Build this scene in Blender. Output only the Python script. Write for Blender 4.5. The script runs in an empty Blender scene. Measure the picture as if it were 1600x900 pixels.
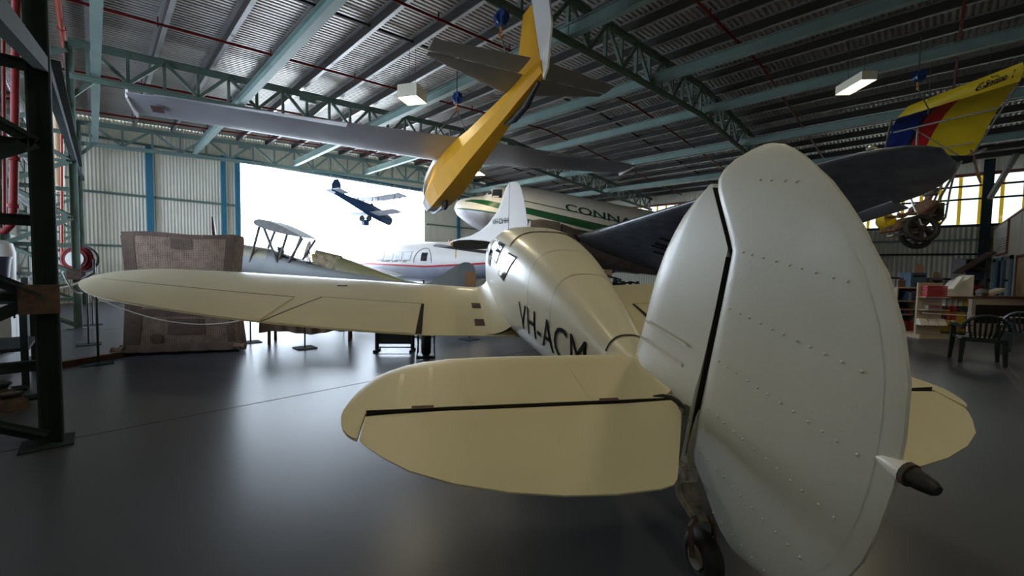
import bpy, bmesh, math, random
from mathutils import Vector, Matrix
random.seed(7)
SC = bpy.context.scene
COL = SC.collection
PI = math.pi
Zv = Vector((0, 0, 1))

# ------------------------------------------------------------------ camera
F_PX = 651.19
RT = Vector((0.70565, -0.70832, 0.01705)).normalized()
FW = Vector((0.70712, 0.70530, -0.05011)).normalized()
UP = RT.cross(FW).normalized()
RT = FW.cross(UP).normalized()
EYE = Vector((0, 0, 1.5))
cam = bpy.data.cameras.new('camera')
cam.sensor_width = 36.0
cam.lens = F_PX / 1600 * 36.0
cam.clip_start = 0.05
cam.clip_end = 500
camo = bpy.data.objects.new('camera', cam)
M3 = Matrix((RT, UP, -FW)).transposed()
camo.matrix_world = Matrix.Translation(EYE) @ M3.to_4x4()
COL.objects.link(camo)
SC.camera = camo


def P(x, y, d):
    """a place in the hangar d metres ahead, seen towards (x, y) of the 1600x900 frame"""
    return EYE + (FW + RT * ((x - 800) / F_PX) - UP * ((y - 450) / F_PX)) * d


# ------------------------------------------------------------------ materials
MATS = {}


def mat(name, col, rough=0.5, metal=0.0, noise=0.0, nscale=6.0, bump=0.0, bscale=40.0, spec=0.5, emit=None, estr=0.0, col2=None, coat=0.0, detail=4, stretch=None):
    m = bpy.data.materials.new(name)
    m.use_nodes = True
    nt = m.node_tree
    b = nt.nodes['Principled BSDF']
    b.inputs['Base Color'].default_value = (*col, 1)
    b.inputs['Roughness'].default_value = rough
    b.inputs['Metallic'].default_value = metal
    b.inputs['Specular IOR Level'].default_value = spec
    b.inputs['Coat Weight'].default_value = coat
    b.inputs['Coat Roughness'].default_value = 0.12
    if emit:
        b.inputs['Emission Color'].default_value = (*emit, 1)
        b.inputs['Emission Strength'].default_value = estr
    if noise > 0 or bump > 0:
        tc = nt.nodes.new('ShaderNodeTexCoord')
        src = tc.outputs['Object']
        if stretch:
            mp = nt.nodes.new('ShaderNodeMapping')
            mp.inputs['Scale'].default_value = stretch
            nt.links.new(src, mp.inputs['Vector'])
            src = mp.outputs['Vector']
    if noise > 0:
        n = nt.nodes.new('ShaderNodeTexNoise')
        n.inputs['Scale'].default_value = nscale
        n.inputs['Detail'].default_value = detail
        nt.links.new(src, n.inputs['Vector'])
        r = nt.nodes.new('ShaderNodeValToRGB')
        c2 = col2 or tuple(c * (1 - noise) for c in col)
        r.color_ramp.elements[0].color = (*c2, 1)
        r.color_ramp.elements[1].color = (*col, 1)
        r.color_ramp.elements[0].position = 0.28
        r.color_ramp.elements[1].position = 0.72
        nt.links.new(n.outputs['Fac'], r.inputs['Fac'])
        nt.links.new(r.outputs['Color'], b.inputs['Base Color'])
    if bump > 0:
        n2 = nt.nodes.new('ShaderNodeTexNoise')
        n2.inputs['Scale'].default_value = bscale
        n2.inputs['Detail'].default_value = 3
        nt.links.new(src, n2.inputs['Vector'])
        bp = nt.nodes.new('ShaderNodeBump')
        bp.inputs['Strength'].default_value = bump
        bp.inputs['Distance'].default_value = 0.01
        nt.links.new(n2.outputs['Fac'], bp.inputs['Height'])
        nt.links.new(bp.outputs['Normal'], b.inputs['Normal'])
    MATS[name] = m
    return m


def glassmat(name, tint=(1, 1, 1), trans=0.8, diff=(.9, .9, .88)):
    """thin glazing or fibreglass sheet: lets light through, part of it scattered"""
    m = bpy.data.materials.new(name)
    m.use_nodes = True
    nt = m.node_tree
    nt.nodes.clear()
    out = nt.nodes.new('ShaderNodeOutputMaterial')
    t = nt.nodes.new('ShaderNodeBsdfTransparent')
    t.inputs[0].default_value = (*tint, 1)
    d = nt.nodes.new('ShaderNodeBsdfTranslucent')
    d.inputs[0].default_value = (*diff, 1)
    g = nt.nodes.new('ShaderNodeBsdfGlossy')
    g.inputs[1].default_value = 0.05
    mx = nt.nodes.new('ShaderNodeMixShader')
    mx.inputs[0].default_value = trans
    nt.links.new(d.outputs[0], mx.inputs[1])
    nt.links.new(t.outputs[0], mx.inputs[2])
    fr = nt.nodes.new('ShaderNodeFresnel')
    mx2 = nt.nodes.new('ShaderNodeMixShader')
    nt.links.new(fr.outputs[0], mx2.inputs[0])
    nt.links.new(mx.outputs[0], mx2.inputs[1])
    nt.links.new(g.outputs[0], mx2.inputs[2])
    nt.links.new(mx2.outputs[0], out.inputs[0])
    MATS[name] = m
    return m


mat('steel_green', (.150, .215, .170), .5, .0, .25, 3)
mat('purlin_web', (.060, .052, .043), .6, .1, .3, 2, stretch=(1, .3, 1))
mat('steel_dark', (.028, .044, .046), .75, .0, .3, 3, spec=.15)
mat('beam_teal', (.215, .30, .265), .5, .0, .2, 2)
mat('post_blue', (.03, .17, .26), .5, .0, .15, 2)
mat('galv', (.52, .51, .50), .42, .55, .35, 1.6, stretch=(1, .25, 1))
mat('roof_sheet', (.58, .555, .52), .36, .4, .30, .8, col2=(.42, .39, .36), stretch=(.5, 1.2, 1))
mat('wall_sheet', (.70, .67, .56), .5, .1, .15, .7)
mat('wall_cream', (.62, .58, .48), .6, 0, .1, 1)
mat('concrete_out', (.55, .54, .52), .9)
mat('silver_paint', (.78, .745, .61), .33, .0, .06, 2.2, bump=.05, bscale=12, coat=.25)
mat('wing_warm_lit', (.72, .66, .475), .40, .05, .06, 2.2, bump=.04, bscale=10, coat=.1)  # silver paint turned cream: warm light from above put into the wing colour
mat('tail_warm_lit', (.70, .64, .45), .46, .03, .05, 2.5, bump=.05, bscale=60)  # same warm overhead light painted into the tailplane and elevator colour
mat('fabric_silver', (.66, .67, .64), .42, .05, .06, 3, bump=.05, bscale=60, coat=.1)
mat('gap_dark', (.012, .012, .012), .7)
mat('olive', (.10, .10, .06), .6, 0, .3, 20)
mat('black', (.012, .012, .013), .5)
mat('rubber', (.013, .013, .014), .65, 0, .3, 30)
mat('rust', (.14, .075, .05), .7, .2, .5, 25, col2=(.05, .042, .038))
mat('dirty_white', (.42, .40, .36), .6, .1, .45, 18, col2=(.16, .12, .09))
mat('letter', (.008, .009, .009), .85, spec=.1)
mat('glass_dark', (.02, .022, .025), .04, 0, spec=1.0)
mat('green_line', (.008, .085, .022), .4)
mat('green_text', (.01, .06, .03), .4)
mat('cream_paint', (.78, .70, .56), .35, 0, .06, 1)
mat('white_paint', (.80, .78, .75), .3, 0, .05, 1.5)
mat('alu', (.30, .29, .30), .42, .7, .35, 2.2, col2=(.21, .20, .21))
mat('alu_wing', (.34, .35, .37), .34, .85, .4, 1.2, col2=(.20, .20, .215), stretch=(2, 2, 6))
mat('cowl_brown', (.24, .19, .15), .5, .3, .35, 4)
mat('red_line', (.55, .02, .03), .4)
mat('lower_blue', (.50, .54, .62), .35, .3, .15, 2)
mat('yellow_paint', (.78, .39, .015), .55, 0, .12, 3, spec=.3)
mat('grey_fabric', (.20, .195, .19), .55, 0, .12, 4, bump=.08, bscale=12)
mat('wing_grey', (.42, .41, .43), .4, .3, .2, 2)
mat('canopy_white', (.85, .85, .88), .15, 0)
mat('primer', (.19, .20, .195), .5, .2, .2, 2, col2=(.15, .165, .16))
mat('cowl_metal', (.24, .22, .15), .5, .3, .2, 3)
mat('tank_grey', (.10, .095, .082), .55, .1, .3, 5)
mat('primer_olive', (.22, .22, .12), .45, .3, .25, 2)
mat('parchment', (.30, .25, .14), .7, 0, .55, 6, col2=(.055, .042, .026), detail=8)
mat('wood_dark', (.12, .045, .022), .4, 0, .35, 5, stretch=(1, 1, 8))
mat('wood_tan', (.42, .26, .13), .55, 0, .3, 4, stretch=(1, 1, 8))
mat('wood_pale', (.46, .36, .26), .6, 0, .2, 4, stretch=(1, 1, 6))
mat('plane_blue', (.025, .095, .24), .35, 0, .2, 5)
mat('plane_pale', (.55, .57, .62), .4)
mat('red_pipe', (.15, .008, .006), .55, 0, .2, 5, spec=.2)
mat('orange_pipe', (.45, .06, .025), .45)
mat('hoist_blue', (.012, .045, .16), .4)
mat('hook_orange', (.6, .25, .04), .5)
mat('wire', (.10, .10, .10), .5, .5)
mat('rope_white', (.70, .68, .63), .8)
mat('lamp_box', (.75, .70, .55), .5)
mat('lamp_glow', (1, .95, .75), .5, emit=(1, .90, .62), estr=14)
mat('sail_yellow', (.72, .50, .012), .6, 0, .1, 3)
mat('sail_red', (.42, .012, .012), .6)
mat('sail_blue', (.012, .03, .20), .6)
mat('sail_navy', (.012, .012, .03), .6)
mat('tube_alu', (.45, .45, .44), .35, .7)
mat('skin', (.20, .11, .08), .6)
mat('shirt_brown', (.16, .10, .075), .8)
mat('trousers_brown', (.13, .085, .06), .8)
mat('helmet', (.09, .09, .09), .35)
mat('chair_plastic', (.006, .013, .010), .35)
mat('book_red', (.35, .022, .022), .5)
mat('book_blue', (.03, .06, .16), .5)
mat('paper', (.70, .66, .60), .7)
mat('packet_yellow', (.62, .42, .03), .5)
mat('packet_white', (.62, .60, .58), .5)
mat('mullion_yellow', (.62, .42, .015), .5)
mat('window_frame_red', (.20, .05, .03), .6)
mat('crate_blue', (.10, .20, .27), .5, 0, .2, 4)
mat('grey_box', (.22, .22, .22), .5, 0, .2, 5)
mat('cardboard', (.33, .17, .08), .8, 0, .2, 6)
mat('plaster', (.58, .50, .40), .7, 0, .08, 1)
mat('poster_paper', (.62, .58, .48), .6, 0, .25, 9, col2=(.42, .44, .40))
mat('bin_blue', (.018, .03, .07), .4)
mat('white_sheet', (.66, .68, .72), .5)
mat('duct_cream', (.62, .48, .28), .5)
glassmat('clear_sheet', (1, .98, .9), .20, (.26, .25, .22))
glassmat('yellow_sheet', (1, .7, .1), .02, (.40, .25, .012))
glassmat('fibre_sheet', (.92, .94, 1), .06, (.42, .43, .47))


def floor_mat():
    mat('floor_paint', (.072, .078, .100), .33, 0, .07, .5, bump=.055, bscale=5.5, spec=.36, col2=(.064, .070, .090), detail=3)


def burlap_mat(name, c1, c2):
    m = mat(name, c1, .9)
    nt = m.node_tree
    b = nt.nodes['Principled BSDF']
    tc = nt.nodes.new('ShaderNodeTexCoord')
    mix = None
    waves = []
    for ax in ('X', 'Z'):
        w = nt.nodes.new('ShaderNodeTexWave')
        w.wave_type = 'BANDS'
        w.bands_direction = ax
        w.inputs['Scale'].default_value = 11
        w.inputs['Distortion'].default_value = 4.5
        w.inputs['Detail'].default_value = 3
        nt.links.new(tc.outputs['Object'], w.inputs['Vector'])
        waves.append(w)
    add = nt.nodes.new('ShaderNodeMath')
    add.operation = 'AVERAGE' if False else 'ADD'
    nt.links.new(waves[0].outputs['Fac'], add.inputs[0])
    nt.links.new(waves[1].outputs['Fac'], add.inputs[1])
    n = nt.nodes.new('ShaderNodeTexNoise')
    n.inputs['Scale'].default_value = 9
    n.inputs['Detail'].default_value = 6
    nt.links.new(tc.outputs['Object'], n.inputs['Vector'])
    a2 = nt.nodes.new('ShaderNodeMath')
    a2.operation = 'MULTIPLY_ADD'
    a2.inputs[1].default_value = .3
    nt.links.new(add.outputs[0], a2.inputs[0])
    nt.links.new(n.outputs['Fac'], a2.inputs[2])
    r = nt.nodes.new('ShaderNodeValToRGB')
    r.color_ramp.elements[0].color = (*c2, 1)
    r.color_ramp.elements[1].color = (*c1, 1)
    r.color_ramp.elements[0].position = .45
    r.color_ramp.elements[1].position = 1.0
    nt.links.new(a2.outputs[0], r.inputs['Fac'])
    nt.links.new(r.outputs['Color'], b.inputs['Base Color'])
    return m


floor_mat()
burlap_mat('burlap', (.215, .155, .11), (.085, .055, .038))
burlap_mat('burlap_dark', (.10, .065, .045), (.05, .032, .022))

# ------------------------------------------------------------------ mesh builder
ORIG = {}


def V(p):
    return p if isinstance(p, Vector) else Vector(p)


class MB:
    def __init__(s, T=None):
        s.v, s.f, s.m, s.T, s.cur = [], [], [], T, 0

    def add(s, vs, fs):
        k = len(s.v)
        for p in vs:
            p = V(p)
            s.v.append(V(s.T(p)) if s.T else p)
        for f in fs:
            s.f.append([i + k for i in f])
            s.m.append(s.cur)
        return s

    def hexa(s, p):
        return s.add(p, [(0, 3, 2, 1), (4, 5, 6, 7), (0, 1, 5, 4), (1, 2, 6, 5), (2, 3, 7, 6), (3, 0, 4, 7)])

    def box(s, x0, x1, y0, y1, z0, z1):
        return s.hexa([(x0, y0, z0), (x1, y0, z0), (x1, y1, z0), (x0, y1, z0), (x0, y0, z1), (x1, y0, z1), (x1, y1, z1), (x0, y1, z1)])

    def bar(s, p, q, w, h, up=Zv):
        p, q = V(p), V(q)
        d = (q - p).normalized()
        if abs(d.dot(up)) > .98:
            up = Vector((1, 0, 0))
        r = d.cross(up).normalized()
        u = r.cross(d)
        r, u = r * w / 2, u * h / 2
        return s.hexa([p - r - u, p + r - u, p + r + u, p - r + u, q - r - u, q + r - u, q + r + u, q - r + u])

    def ibar(s, p, q, w, h, t=.012, up=Zv):
        p, q = V(p), V(q)
        d = (q - p).normalized()
        if abs(d.dot(up)) > .98:
            up = Vector((1, 0, 0))
        r = d.cross(up).normalized()
        u = r.cross(d)
        s.bar(p, q, t, h, up)
        s.bar(p + u * (h / 2), q + u * (h / 2), w, t, up)
        s.bar(p - u * (h / 2), q - u * (h / 2), w, t, up)
        return s

    def loft(s, rings, cap=True, closed=True):
        n = len(rings[0])
        vs = [p for r in rings for p in r]
        fs = []
        for i in range(len(rings) - 1):
            for j in range(n if closed else n - 1):
                k = (j + 1) % n
                fs.append((i * n + j, i * n + k, (i + 1) * n + k, (i + 1) * n + j))
        if cap and closed:
            fs.append(tuple(range(n - 1, -1, -1)))
            fs.append(tuple((len(rings) - 1) * n + j for j in range(n)))
        return s.add(vs, fs)

    def tube(s, pts, r, n=8, cap=True):
        pts = [V(p) for p in pts]
        rs = r if isinstance(r, (list, tuple)) else [r] * len(pts)
        rings = []
        prev = None
        for i, p in enumerate(pts):
            d = (pts[min(i + 1, len(pts) - 1)] - pts[max(i - 1, 0)]).normalized()
            if prev is None:
                a = d.cross(Zv if abs(d.z) < .9 else Vector((1, 0, 0))).normalized()
            else:
                a = (prev - d * prev.dot(d)).normalized()
            prev = a
            b = d.cross(a)
            rings.append([p + (a * math.cos(2 * PI * k / n) + b * math.sin(2 * PI * k / n)) * rs[i] for k in range(n)])
        return s.loft(rings, cap)

    def prism(s, poly, vec):
        vec = V(vec)
        poly = [V(p) for p in poly]
        n = len(poly)
        return s.add(poly + [p + vec for p in poly], [tuple(range(n - 1, -1, -1)), tuple(range(n, 2 * n))] + [(i, (i + 1) % n, n + (i + 1) % n, n + i) for i in range(n)])

    def ball(s, c, r, nu=10, nv=6, sc=(1, 1, 1)):
        c = V(c)
        rings = []
        for j in range(nv + 1):
            t = PI * (j / nv) * .998 + .003
            rings.append([c + Vector((math.sin(t) * math.cos(2 * PI * k / nu) * r * sc[0], math.sin(t) * math.sin(2 * PI * k / nu) * r * sc[1], math.cos(t) * r * sc[2])) for k in range(nu)])
        return s.loft(rings)

    def torus(s, c, ax, R, r, n=24, m=8):
        c, ax = V(c), V(ax).normalized()
        a = ax.cross(Zv if abs(ax.z) < .9 else Vector((1, 0, 0))).normalized()
        b = ax.cross(a)
        rings = []
        for i in range(n):
            t = 2 * PI * i / n
            d = a * math.cos(t) + b * math.sin(t)
            rings.append([c + d * (R + r * math.cos(2 * PI * k / m)) + ax * (r * math.sin(2 * PI * k / m)) for k in range(m)])
        rings.append(rings[0])
        return s.loft(rings, cap=False)

    def disc(s, c, ax, R, th, n=20):
        c, ax = V(c), V(ax).normalized()
        return s.tube([c - ax * th / 2, c + ax * th / 2], R, n)

    def build(s, name, mats, parent=None, smooth=0, loc=None):
        me = bpy.data.meshes.new(name)
        o0 = ORIG.get(parent.name, Vector((0, 0, 0))) if parent else (V(loc) if loc else Vector((0, 0, 0)))
        me.from_pydata([p - o0 for p in s.v], [], s.f)
        ms = mats if isinstance(mats, (list, tuple)) else [mats]
        for m in ms:
            me.materials.append(MATS[m])
        for p, i in zip(me.polygons, s.m):
            p.material_index = i
        bm = bmesh.new()
        bm.from_mesh(me)
        bmesh.ops.remove_doubles(bm, verts=bm.verts, dist=1e-5)
        bmesh.ops.recalc_face_normals(bm, faces=bm.faces)
        bm.to_mesh(me)
        bm.free()
        if smooth:
            for p in me.polygons:
                p.use_smooth = True
            me.set_sharp_from_angle(angle=math.radians(smooth))
        ob = bpy.data.objects.new(name, me)
        COL.objects.link(ob)
        if parent:
            ob.parent = parent
            ORIG[ob.name] = o0
        else:
            ob.location = o0
            ORIG[ob.name] = o0
        return ob


def tag(o, label, cat, group=None, kind=None):
    o['label'] = label
    o['category'] = cat
    if group:
        o['group'] = group
    if kind:
        o['kind'] = kind
    return o


def thing(name, loc, label, cat, group=None):
    o = bpy.data.objects.new(name, None)
    o.empty_display_size = .1
    COL.objects.link(o)
    o.location = loc
    ORIG[o.name] = V(loc).copy()
    return tag(o, label, cat, group)


def struct(mb, name, mats, smooth=0, label=None):
    o = mb.build(name, mats, smooth=smooth)
    o['kind'] = 'structure'
    if label:
        o['label'] = label
    return o


def frame(o, u):
    """local (along u, to the right-hand side of u seen from above, up) -> world"""
    o = V(o)
    u = Vector((u[0], u[1], 0)).normalized()
    v = Vector((u.y, -u.x, 0))
    return lambda p: o + u * p[0] + v * p[1] + Zv * p[2]


def text_pts(body, size=1.0, bold=False, shear=0.0):
    c = bpy.data.curves.new('lettering', 'FONT')
    c.body = body
    c.size = size
    c.shear = shear
    c.resolution_u = 3
    if bold:
        c.offset = .018
    o = bpy.data.objects.new('lettering', c)
    COL.objects.link(o)
    bpy.context.view_layer.update()
    me = bpy.data.meshes.new_from_object(o.evaluated_get(bpy.context.evaluated_depsgraph_get()))
    vs = [tuple(v.co) for v in me.vertices]
    fs = [tuple(p.vertices) for p in me.polygons]
    bpy.data.objects.remove(o)
    bpy.data.meshes.remove(me)
    bpy.data.curves.remove(c)
    x0 = min(v[0] for v in vs)
    x1 = max(v[0] for v in vs)
    y1 = max(v[1] for v in vs)
    return [((v[0] - x0) / (x1 - x0), v[1] / y1) for v in vs], fs


CH = [0, .008, .03, .07, .13, .21, .32, .45, .6, .75, .88, 1.0]


def yt(x):
    return 5 * (.2969 * x ** .5 - .126 * x - .3516 * x * x + .2843 * x ** 3 - .1015 * x ** 4)


def foil(b, le, te, zl, zt, tc, up=.68):
    """closed aerofoil ring at span b; le/te fore-aft places, zl/zt their heights"""
    c = abs(te - le)
    top = [(le + (te - le) * x, b, zl + (zt - zl) * x + yt(x) * tc * c * 2 * up + .002) for x in CH]
    bot = [(le + (te - le) * x, b, zl + (zt - zl) * x - yt(x) * tc * c * 2 * (1 - up) - .002) for x in CH]
    return top + bot[::-1]


def crom(tab, x):
    """smooth interpolation of rows (x, values...)"""
    n = len(tab)
    if x <= tab[0][0]:
        return tab[0][1:]
    if x >= tab[-1][0]:
        return tab[-1][1:]
    i = max(k for k in range(n) if tab[k][0] <= x)
    i = min(i, n - 2)
    t = (x - tab[i][0]) / (tab[i + 1][0] - tab[i][0])
    out = []
    for k in range(1, len(tab[0])):
        def slope(j):
            if j <= 0:
                return (tab[1][k] - tab[0][k]) / (tab[1][0] - tab[0][0])
            if j >= n - 1:
                return (tab[-1][k] - tab[-2][k]) / (tab[-1][0] - tab[-2][0])
            return (tab[j + 1][k] - tab[j - 1][k]) / (tab[j + 1][0] - tab[j - 1][0])
        h = tab[i + 1][0] - tab[i][0]
        a, b_, m0, m1 = tab[i][k], tab[i + 1][k], slope(i) * h, slope(i + 1) * h
        out.append((2 * t ** 3 - 3 * t * t + 1) * a + (t ** 3 - 2 * t * t + t) * m0 + (-2 * t ** 3 + 3 * t * t) * b_ + (t ** 3 - t * t) * m1)
    return out


class Body:
    """lofted fuselage; rows (a, half width, top z, bottom z, exponent)"""

    def __init__(s, tab, T):
        s.tab, s.T = tab, T

    def pt(s, a, t, off=0.0):
        w, zt, zb, n = crom(s.tab, a)
        w, h, zc = max(w, .005) + off, max((zt - zb) / 2, .005) + off, (zt + zb) / 2
        c, si = math.cos(t), math.sin(t)
        return (a, w * math.copysign(abs(c) ** (2 / n), c), zc + h * math.copysign(abs(si) ** (2 / n), si))

    def ang(s, a, z):
        w, zt, zb, n = crom(s.tab, a)
        h, zc = max((zt - zb) / 2, .005), (zt + zb) / 2
        q = max(-1, min(1, (z - zc) / h))
        return math.copysign(math.asin(min(1, abs(q) ** (n / 2))), q)

    def side(s, a, z, off=.005, sgn=1):
        p = s.pt(a, s.ang(a, z), off)
        return (a, p[1] * sgn, z)

    def shell(s, mb, aa, t0, t1, n=28, off=0.0, cap=False, closed=False):
        rings = []
        for a in aa:
            u0, u1 = t0(a), t1(a)
            m = n if closed else n + 1
            rings.append([s.pt(a, u0 + (u1 - u0) * k / n, off) for k in range(m)])
        mb.loft(rings, cap=cap, closed=closed)

    def full(s, mb, aa, n=36):
        s.shell(mb, aa, lambda a: -PI / 2, lambda a: 1.5 * PI, n, cap=True, closed=True)

    def quad(s, mb, c, off, sgn=1, nu=5, nv=5):
        """patch with (a, z) corners c[0..3] laid on the side"""
        rows = []
        for i in range(nu + 1):
            u = i / nu
            row = []
            for j in range(nv + 1):
                v = j / nv
                a = (1 - u) * ((1 - v) * c[0][0] + v * c[3][0]) + u * ((1 - v) * c[1][0] + v * c[2][0])
                z = (1 - u) * ((1 - v) * c[0][1] + v * c[3][1]) + u * ((1 - v) * c[1][1] + v * c[2][1])
                row.append(s.side(a, z, off, sgn))
            rows.append(row)
        mb.loft(rows, cap=False, closed=False)

    def band(s, mb, aa, zt, zb, off, sgn=1):
        mb.loft([[s.side(a, zb(a) + (zt(a) - zb(a)) * k / 3, off, sgn) for k in range(4)] for a in aa], cap=False, closed=False)


def span(a, b, n):
    return [a + (b - a) * i / n for i in range(n + 1)]


def lin(tab):
    def f(x):
        if x <= tab[0][0]:
            return tab[0][1]
        for (x0, y0), (x1, y1) in zip(tab, tab[1:]):
            if x <= x1:
                return y0 + (y1 - y0) * (x - x0) / (x1 - x0)
        return tab[-1][1]
    return f


# ------------------------------------------------------------------ hangar shell
XL, XR, XM = -1.45, 26.0, 12.8
YB, YF = -9.0, 20.75


def zroof(x):
    return 6.47 + .065 * (x if x < XM else 2 * XM - x)


def ztop(x):
    return 6.15 + .065 * (x if x < XM else 2 * XM - x)


def zbot(x):
    return 5.45 + .055 * (x if x < XM else 2 * XM - x)


m = MB()
m.box(XL - .2, XR + .2, YB - .2, YF + .1, -.2, 0)
struct(m, 'floor', 'floor_paint')
m = MB()
m.box(-60, 80, YF + .1, 140, -.25, -.03)
tag(struct(m, 'ground', 'concrete_out'), 'sunlit pale concrete apron outside the hangar door', 'apron')
for nm, pts in (('floor_joint', [(-1.4, 5.02), (26, 5.02)]), ('floor_joint', [(-1.4, 12.6), (26, 12.6)]), ('floor_joint', [(5.1, -1.0), (26, -1.05)]), ('floor_joint', [(5.1, -.9), (26, -.95)])):
    m = MB()
    (x0, y0), (x1, y1) = pts
    m.hexa([(x0, y0 - .006, -.01), (x1, y1 - .006, -.01), (x1, y1 + .006, -.01), (x0, y0 + .006, -.01), (x0, y0 - .006, .0012), (x1, y1 - .006, .0012), (x1, y1 + .006, .0012), (x0, y0 + .006, .0012)])
    struct(m, 'trim_1', 'gap_dark' if y0 > 0 else 'cowl_brown')


def corr_roof():
    pitch, dep = .118, .034
    n = int((YF - YB) / pitch) * 4
    vs, fs = [], []
    xs = [XL - .2, XM, XR + .2]
    off = (0, .052, .059, .111)
    for i in range(n + 1):
        y = YB + (i // 4) * pitch + off[i % 4]
        w = dep * (i % 4 in (2, 3)) - dep / 2
        for x in xs:
            vs.append((x, y, zroof(x) + w))
    for i in range(n):
        for k in range(2):
            fs.append((i * 3 + k, (i + 1) * 3 + k, (i + 1) * 3 + k + 1, i * 3 + k + 1))
    m = MB()
    m.add(vs, fs)
    struct(m, 'ceiling', 'roof_sheet')


corr_roof()


def corr_wall(name, p, q, z0, z1, mname='wall_sheet', pitch=.10, amp=.017):
    """z0/z1 numbers or functions of the distance along the wall"""
    p, q = V((*p, 0)), V((*q, 0))
    L = (q - p).length
    d = (q - p) / L
    nrm = Vector((d.y, -d.x, 0))
    n = max(4, int(L / pitch) * 4)
    g0 = z0 if callable(z0) else (lambda t: z0)
    g1 = z1 if callable(z1) else (lambda t: z1)
    vs, fs = [], []
    for i in range(n + 1):
        t = L * i / n
        b = p + d * t + nrm * (amp * math.sin(PI * i / 2))
        vs += [(b.x, b.y, g0(t)), (b.x, b.y, g1(t))]
    for i in range(n):
        fs.append((i * 2, i * 2 + 2, i * 2 + 3, i * 2 + 1))
    m = MB()
    m.add(vs, fs)
    return struct(m, name, mname, smooth=80)


DX0, DX1, DZ = 4.42, 13.55, 5.80
corr_wall('wall_front', (XL, YF), (DX0, YF), 0, lambda t: zroof(XL + t) + .05)
corr_wall('wall_front', (DX1, YF), (XR, YF), 0, lambda t: zroof(DX1 + t) + .05)
corr_wall('wall_front', (DX0, YF), (DX1, YF), DZ, lambda t: zroof(DX0 + t) + .05)
corr_wall('wall_left', (XL, YB), (XL, 7.0), 0, 6.5)
corr_wall('wall_left', (XL, 7.0), (XL, YF), 0, .9)
corr_wall('wall_left', (XL, 7.0), (XL, YF), 5.9, 6.5)
w = corr_wall('window_1', (XL, 7.0), (XL, YF), .9, 5.9, 'fibre_sheet', .2, .02)
WZ0, WZ1 = 3.56, 5.66
corr_wall('wall_right', (XR, YB), (XR, YF), 0, WZ0, 'wall_sheet', .16, .035)
corr_wall('wall_right', (XR, YB), (XR, YF), WZ1, 6.6)
corr_wall('wall_back', (XL, YB), (XR, YB), 0, lambda t: zroof(XL + t) + .05)

m = MB()
m.box(XR + .02, XR + .03, YB, YF, WZ0, WZ1)
struct(m, 'window_2', 'clear_sheet')
# mullions, transoms and girts of the right wall
for k in range(42):
    y = -4.88 + k * .585
    m = MB()
    m.add([(XR - .02, y - .055, WZ0), (XR - .02, y + .055, WZ0), (XR - .02, y + .055, WZ1), (XR - .02, y - .055, WZ1)], [(0, 1, 2, 3)])
    struct(m, 'trim_2', 'yellow_sheet')
for z, h, mt in ((WZ0, .10, 'steel_dark'), (4.66, .07, 'steel_dark'), (5.2, .07, 'steel_dark'), (WZ1, .12, 'window_frame_red'), (2.96, .08, 'steel_green'), (2.36, .08, 'steel_dark'), (1.3, .08, 'steel_dark')):
    m = MB()
    m.box(XR - .13, XR - .04, YB, YF, z - h / 2, z + h / 2)
    struct(m, 'trim_3', mt)
# posts and girts of the door wall
for x, wd in ((1.53, .20), (3.83, .16), (DX0 - .09, .18), (15.95, .16), (20.2, .16)):
    m = MB()
    m.box(x - wd / 2, x + wd / 2, YF - .14, YF - .02, 0, min(5.9, zbot(x) + .2))
    struct(m, 'trim_4', 'post_blue')
for (x0, x1, z) in ((XL, DX0 - .2, 3.88), (XL, DX0 - .2, 2.02), (DX1 + .05, XR, 3.9), (DX1 + .05, XR, 2.0), (XL, DX0, DZ - .02)):
    m = MB()
    m.box(x0, x1, YF - .10, YF - .02, z - .04, z + .04)
    struct(m, 'trim_5', 'steel_green')
m = MB()
m.box(DX0 - .2, XR, YF - .16, YF - .02, DZ - .06, DZ + .06)
struct(m, 'trim_6', 'post_blue')
m = MB()
m.tube([(DX0 - .1, YF - .3, DZ - .12), (XR - .6, YF - .3, DZ - .12)], .05)
for k in range(24):
    x = DX0 + .3 + k * .85
    m.box(x - .03, x + .03, YF - .3, YF - .05, DZ - .08, DZ - .02)
tag(m.build('door_track', 'tube_alu', smooth=40), 'long pale sliding door track tube above the bright doorway', 'door track')
# left wall girts
for z in (.9, 2.0, 3.2, 4.6, 5.9):
    m = MB()
    m.box(XL + .03, XL + .11, YB, YF, z - .05, z + .05)
    struct(m, 'trim_7', 'galv')

ORD = ['first', 'second', 'third', 'fourth', 'fifth', 'sixth', 'seventh', 'eighth', 'ninth', 'tenth', 'eleventh', 'twelfth', 'thirteenth', 'fourteenth', 'fifteenth', 'sixteenth', 'seventeenth', 'eighteenth', 'nineteenth', 'twentieth', 'twenty-first', 'twenty-second', 'twenty-third', 'twenty-fourth', 'twenty-fifth', 'twenty-sixth']
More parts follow.
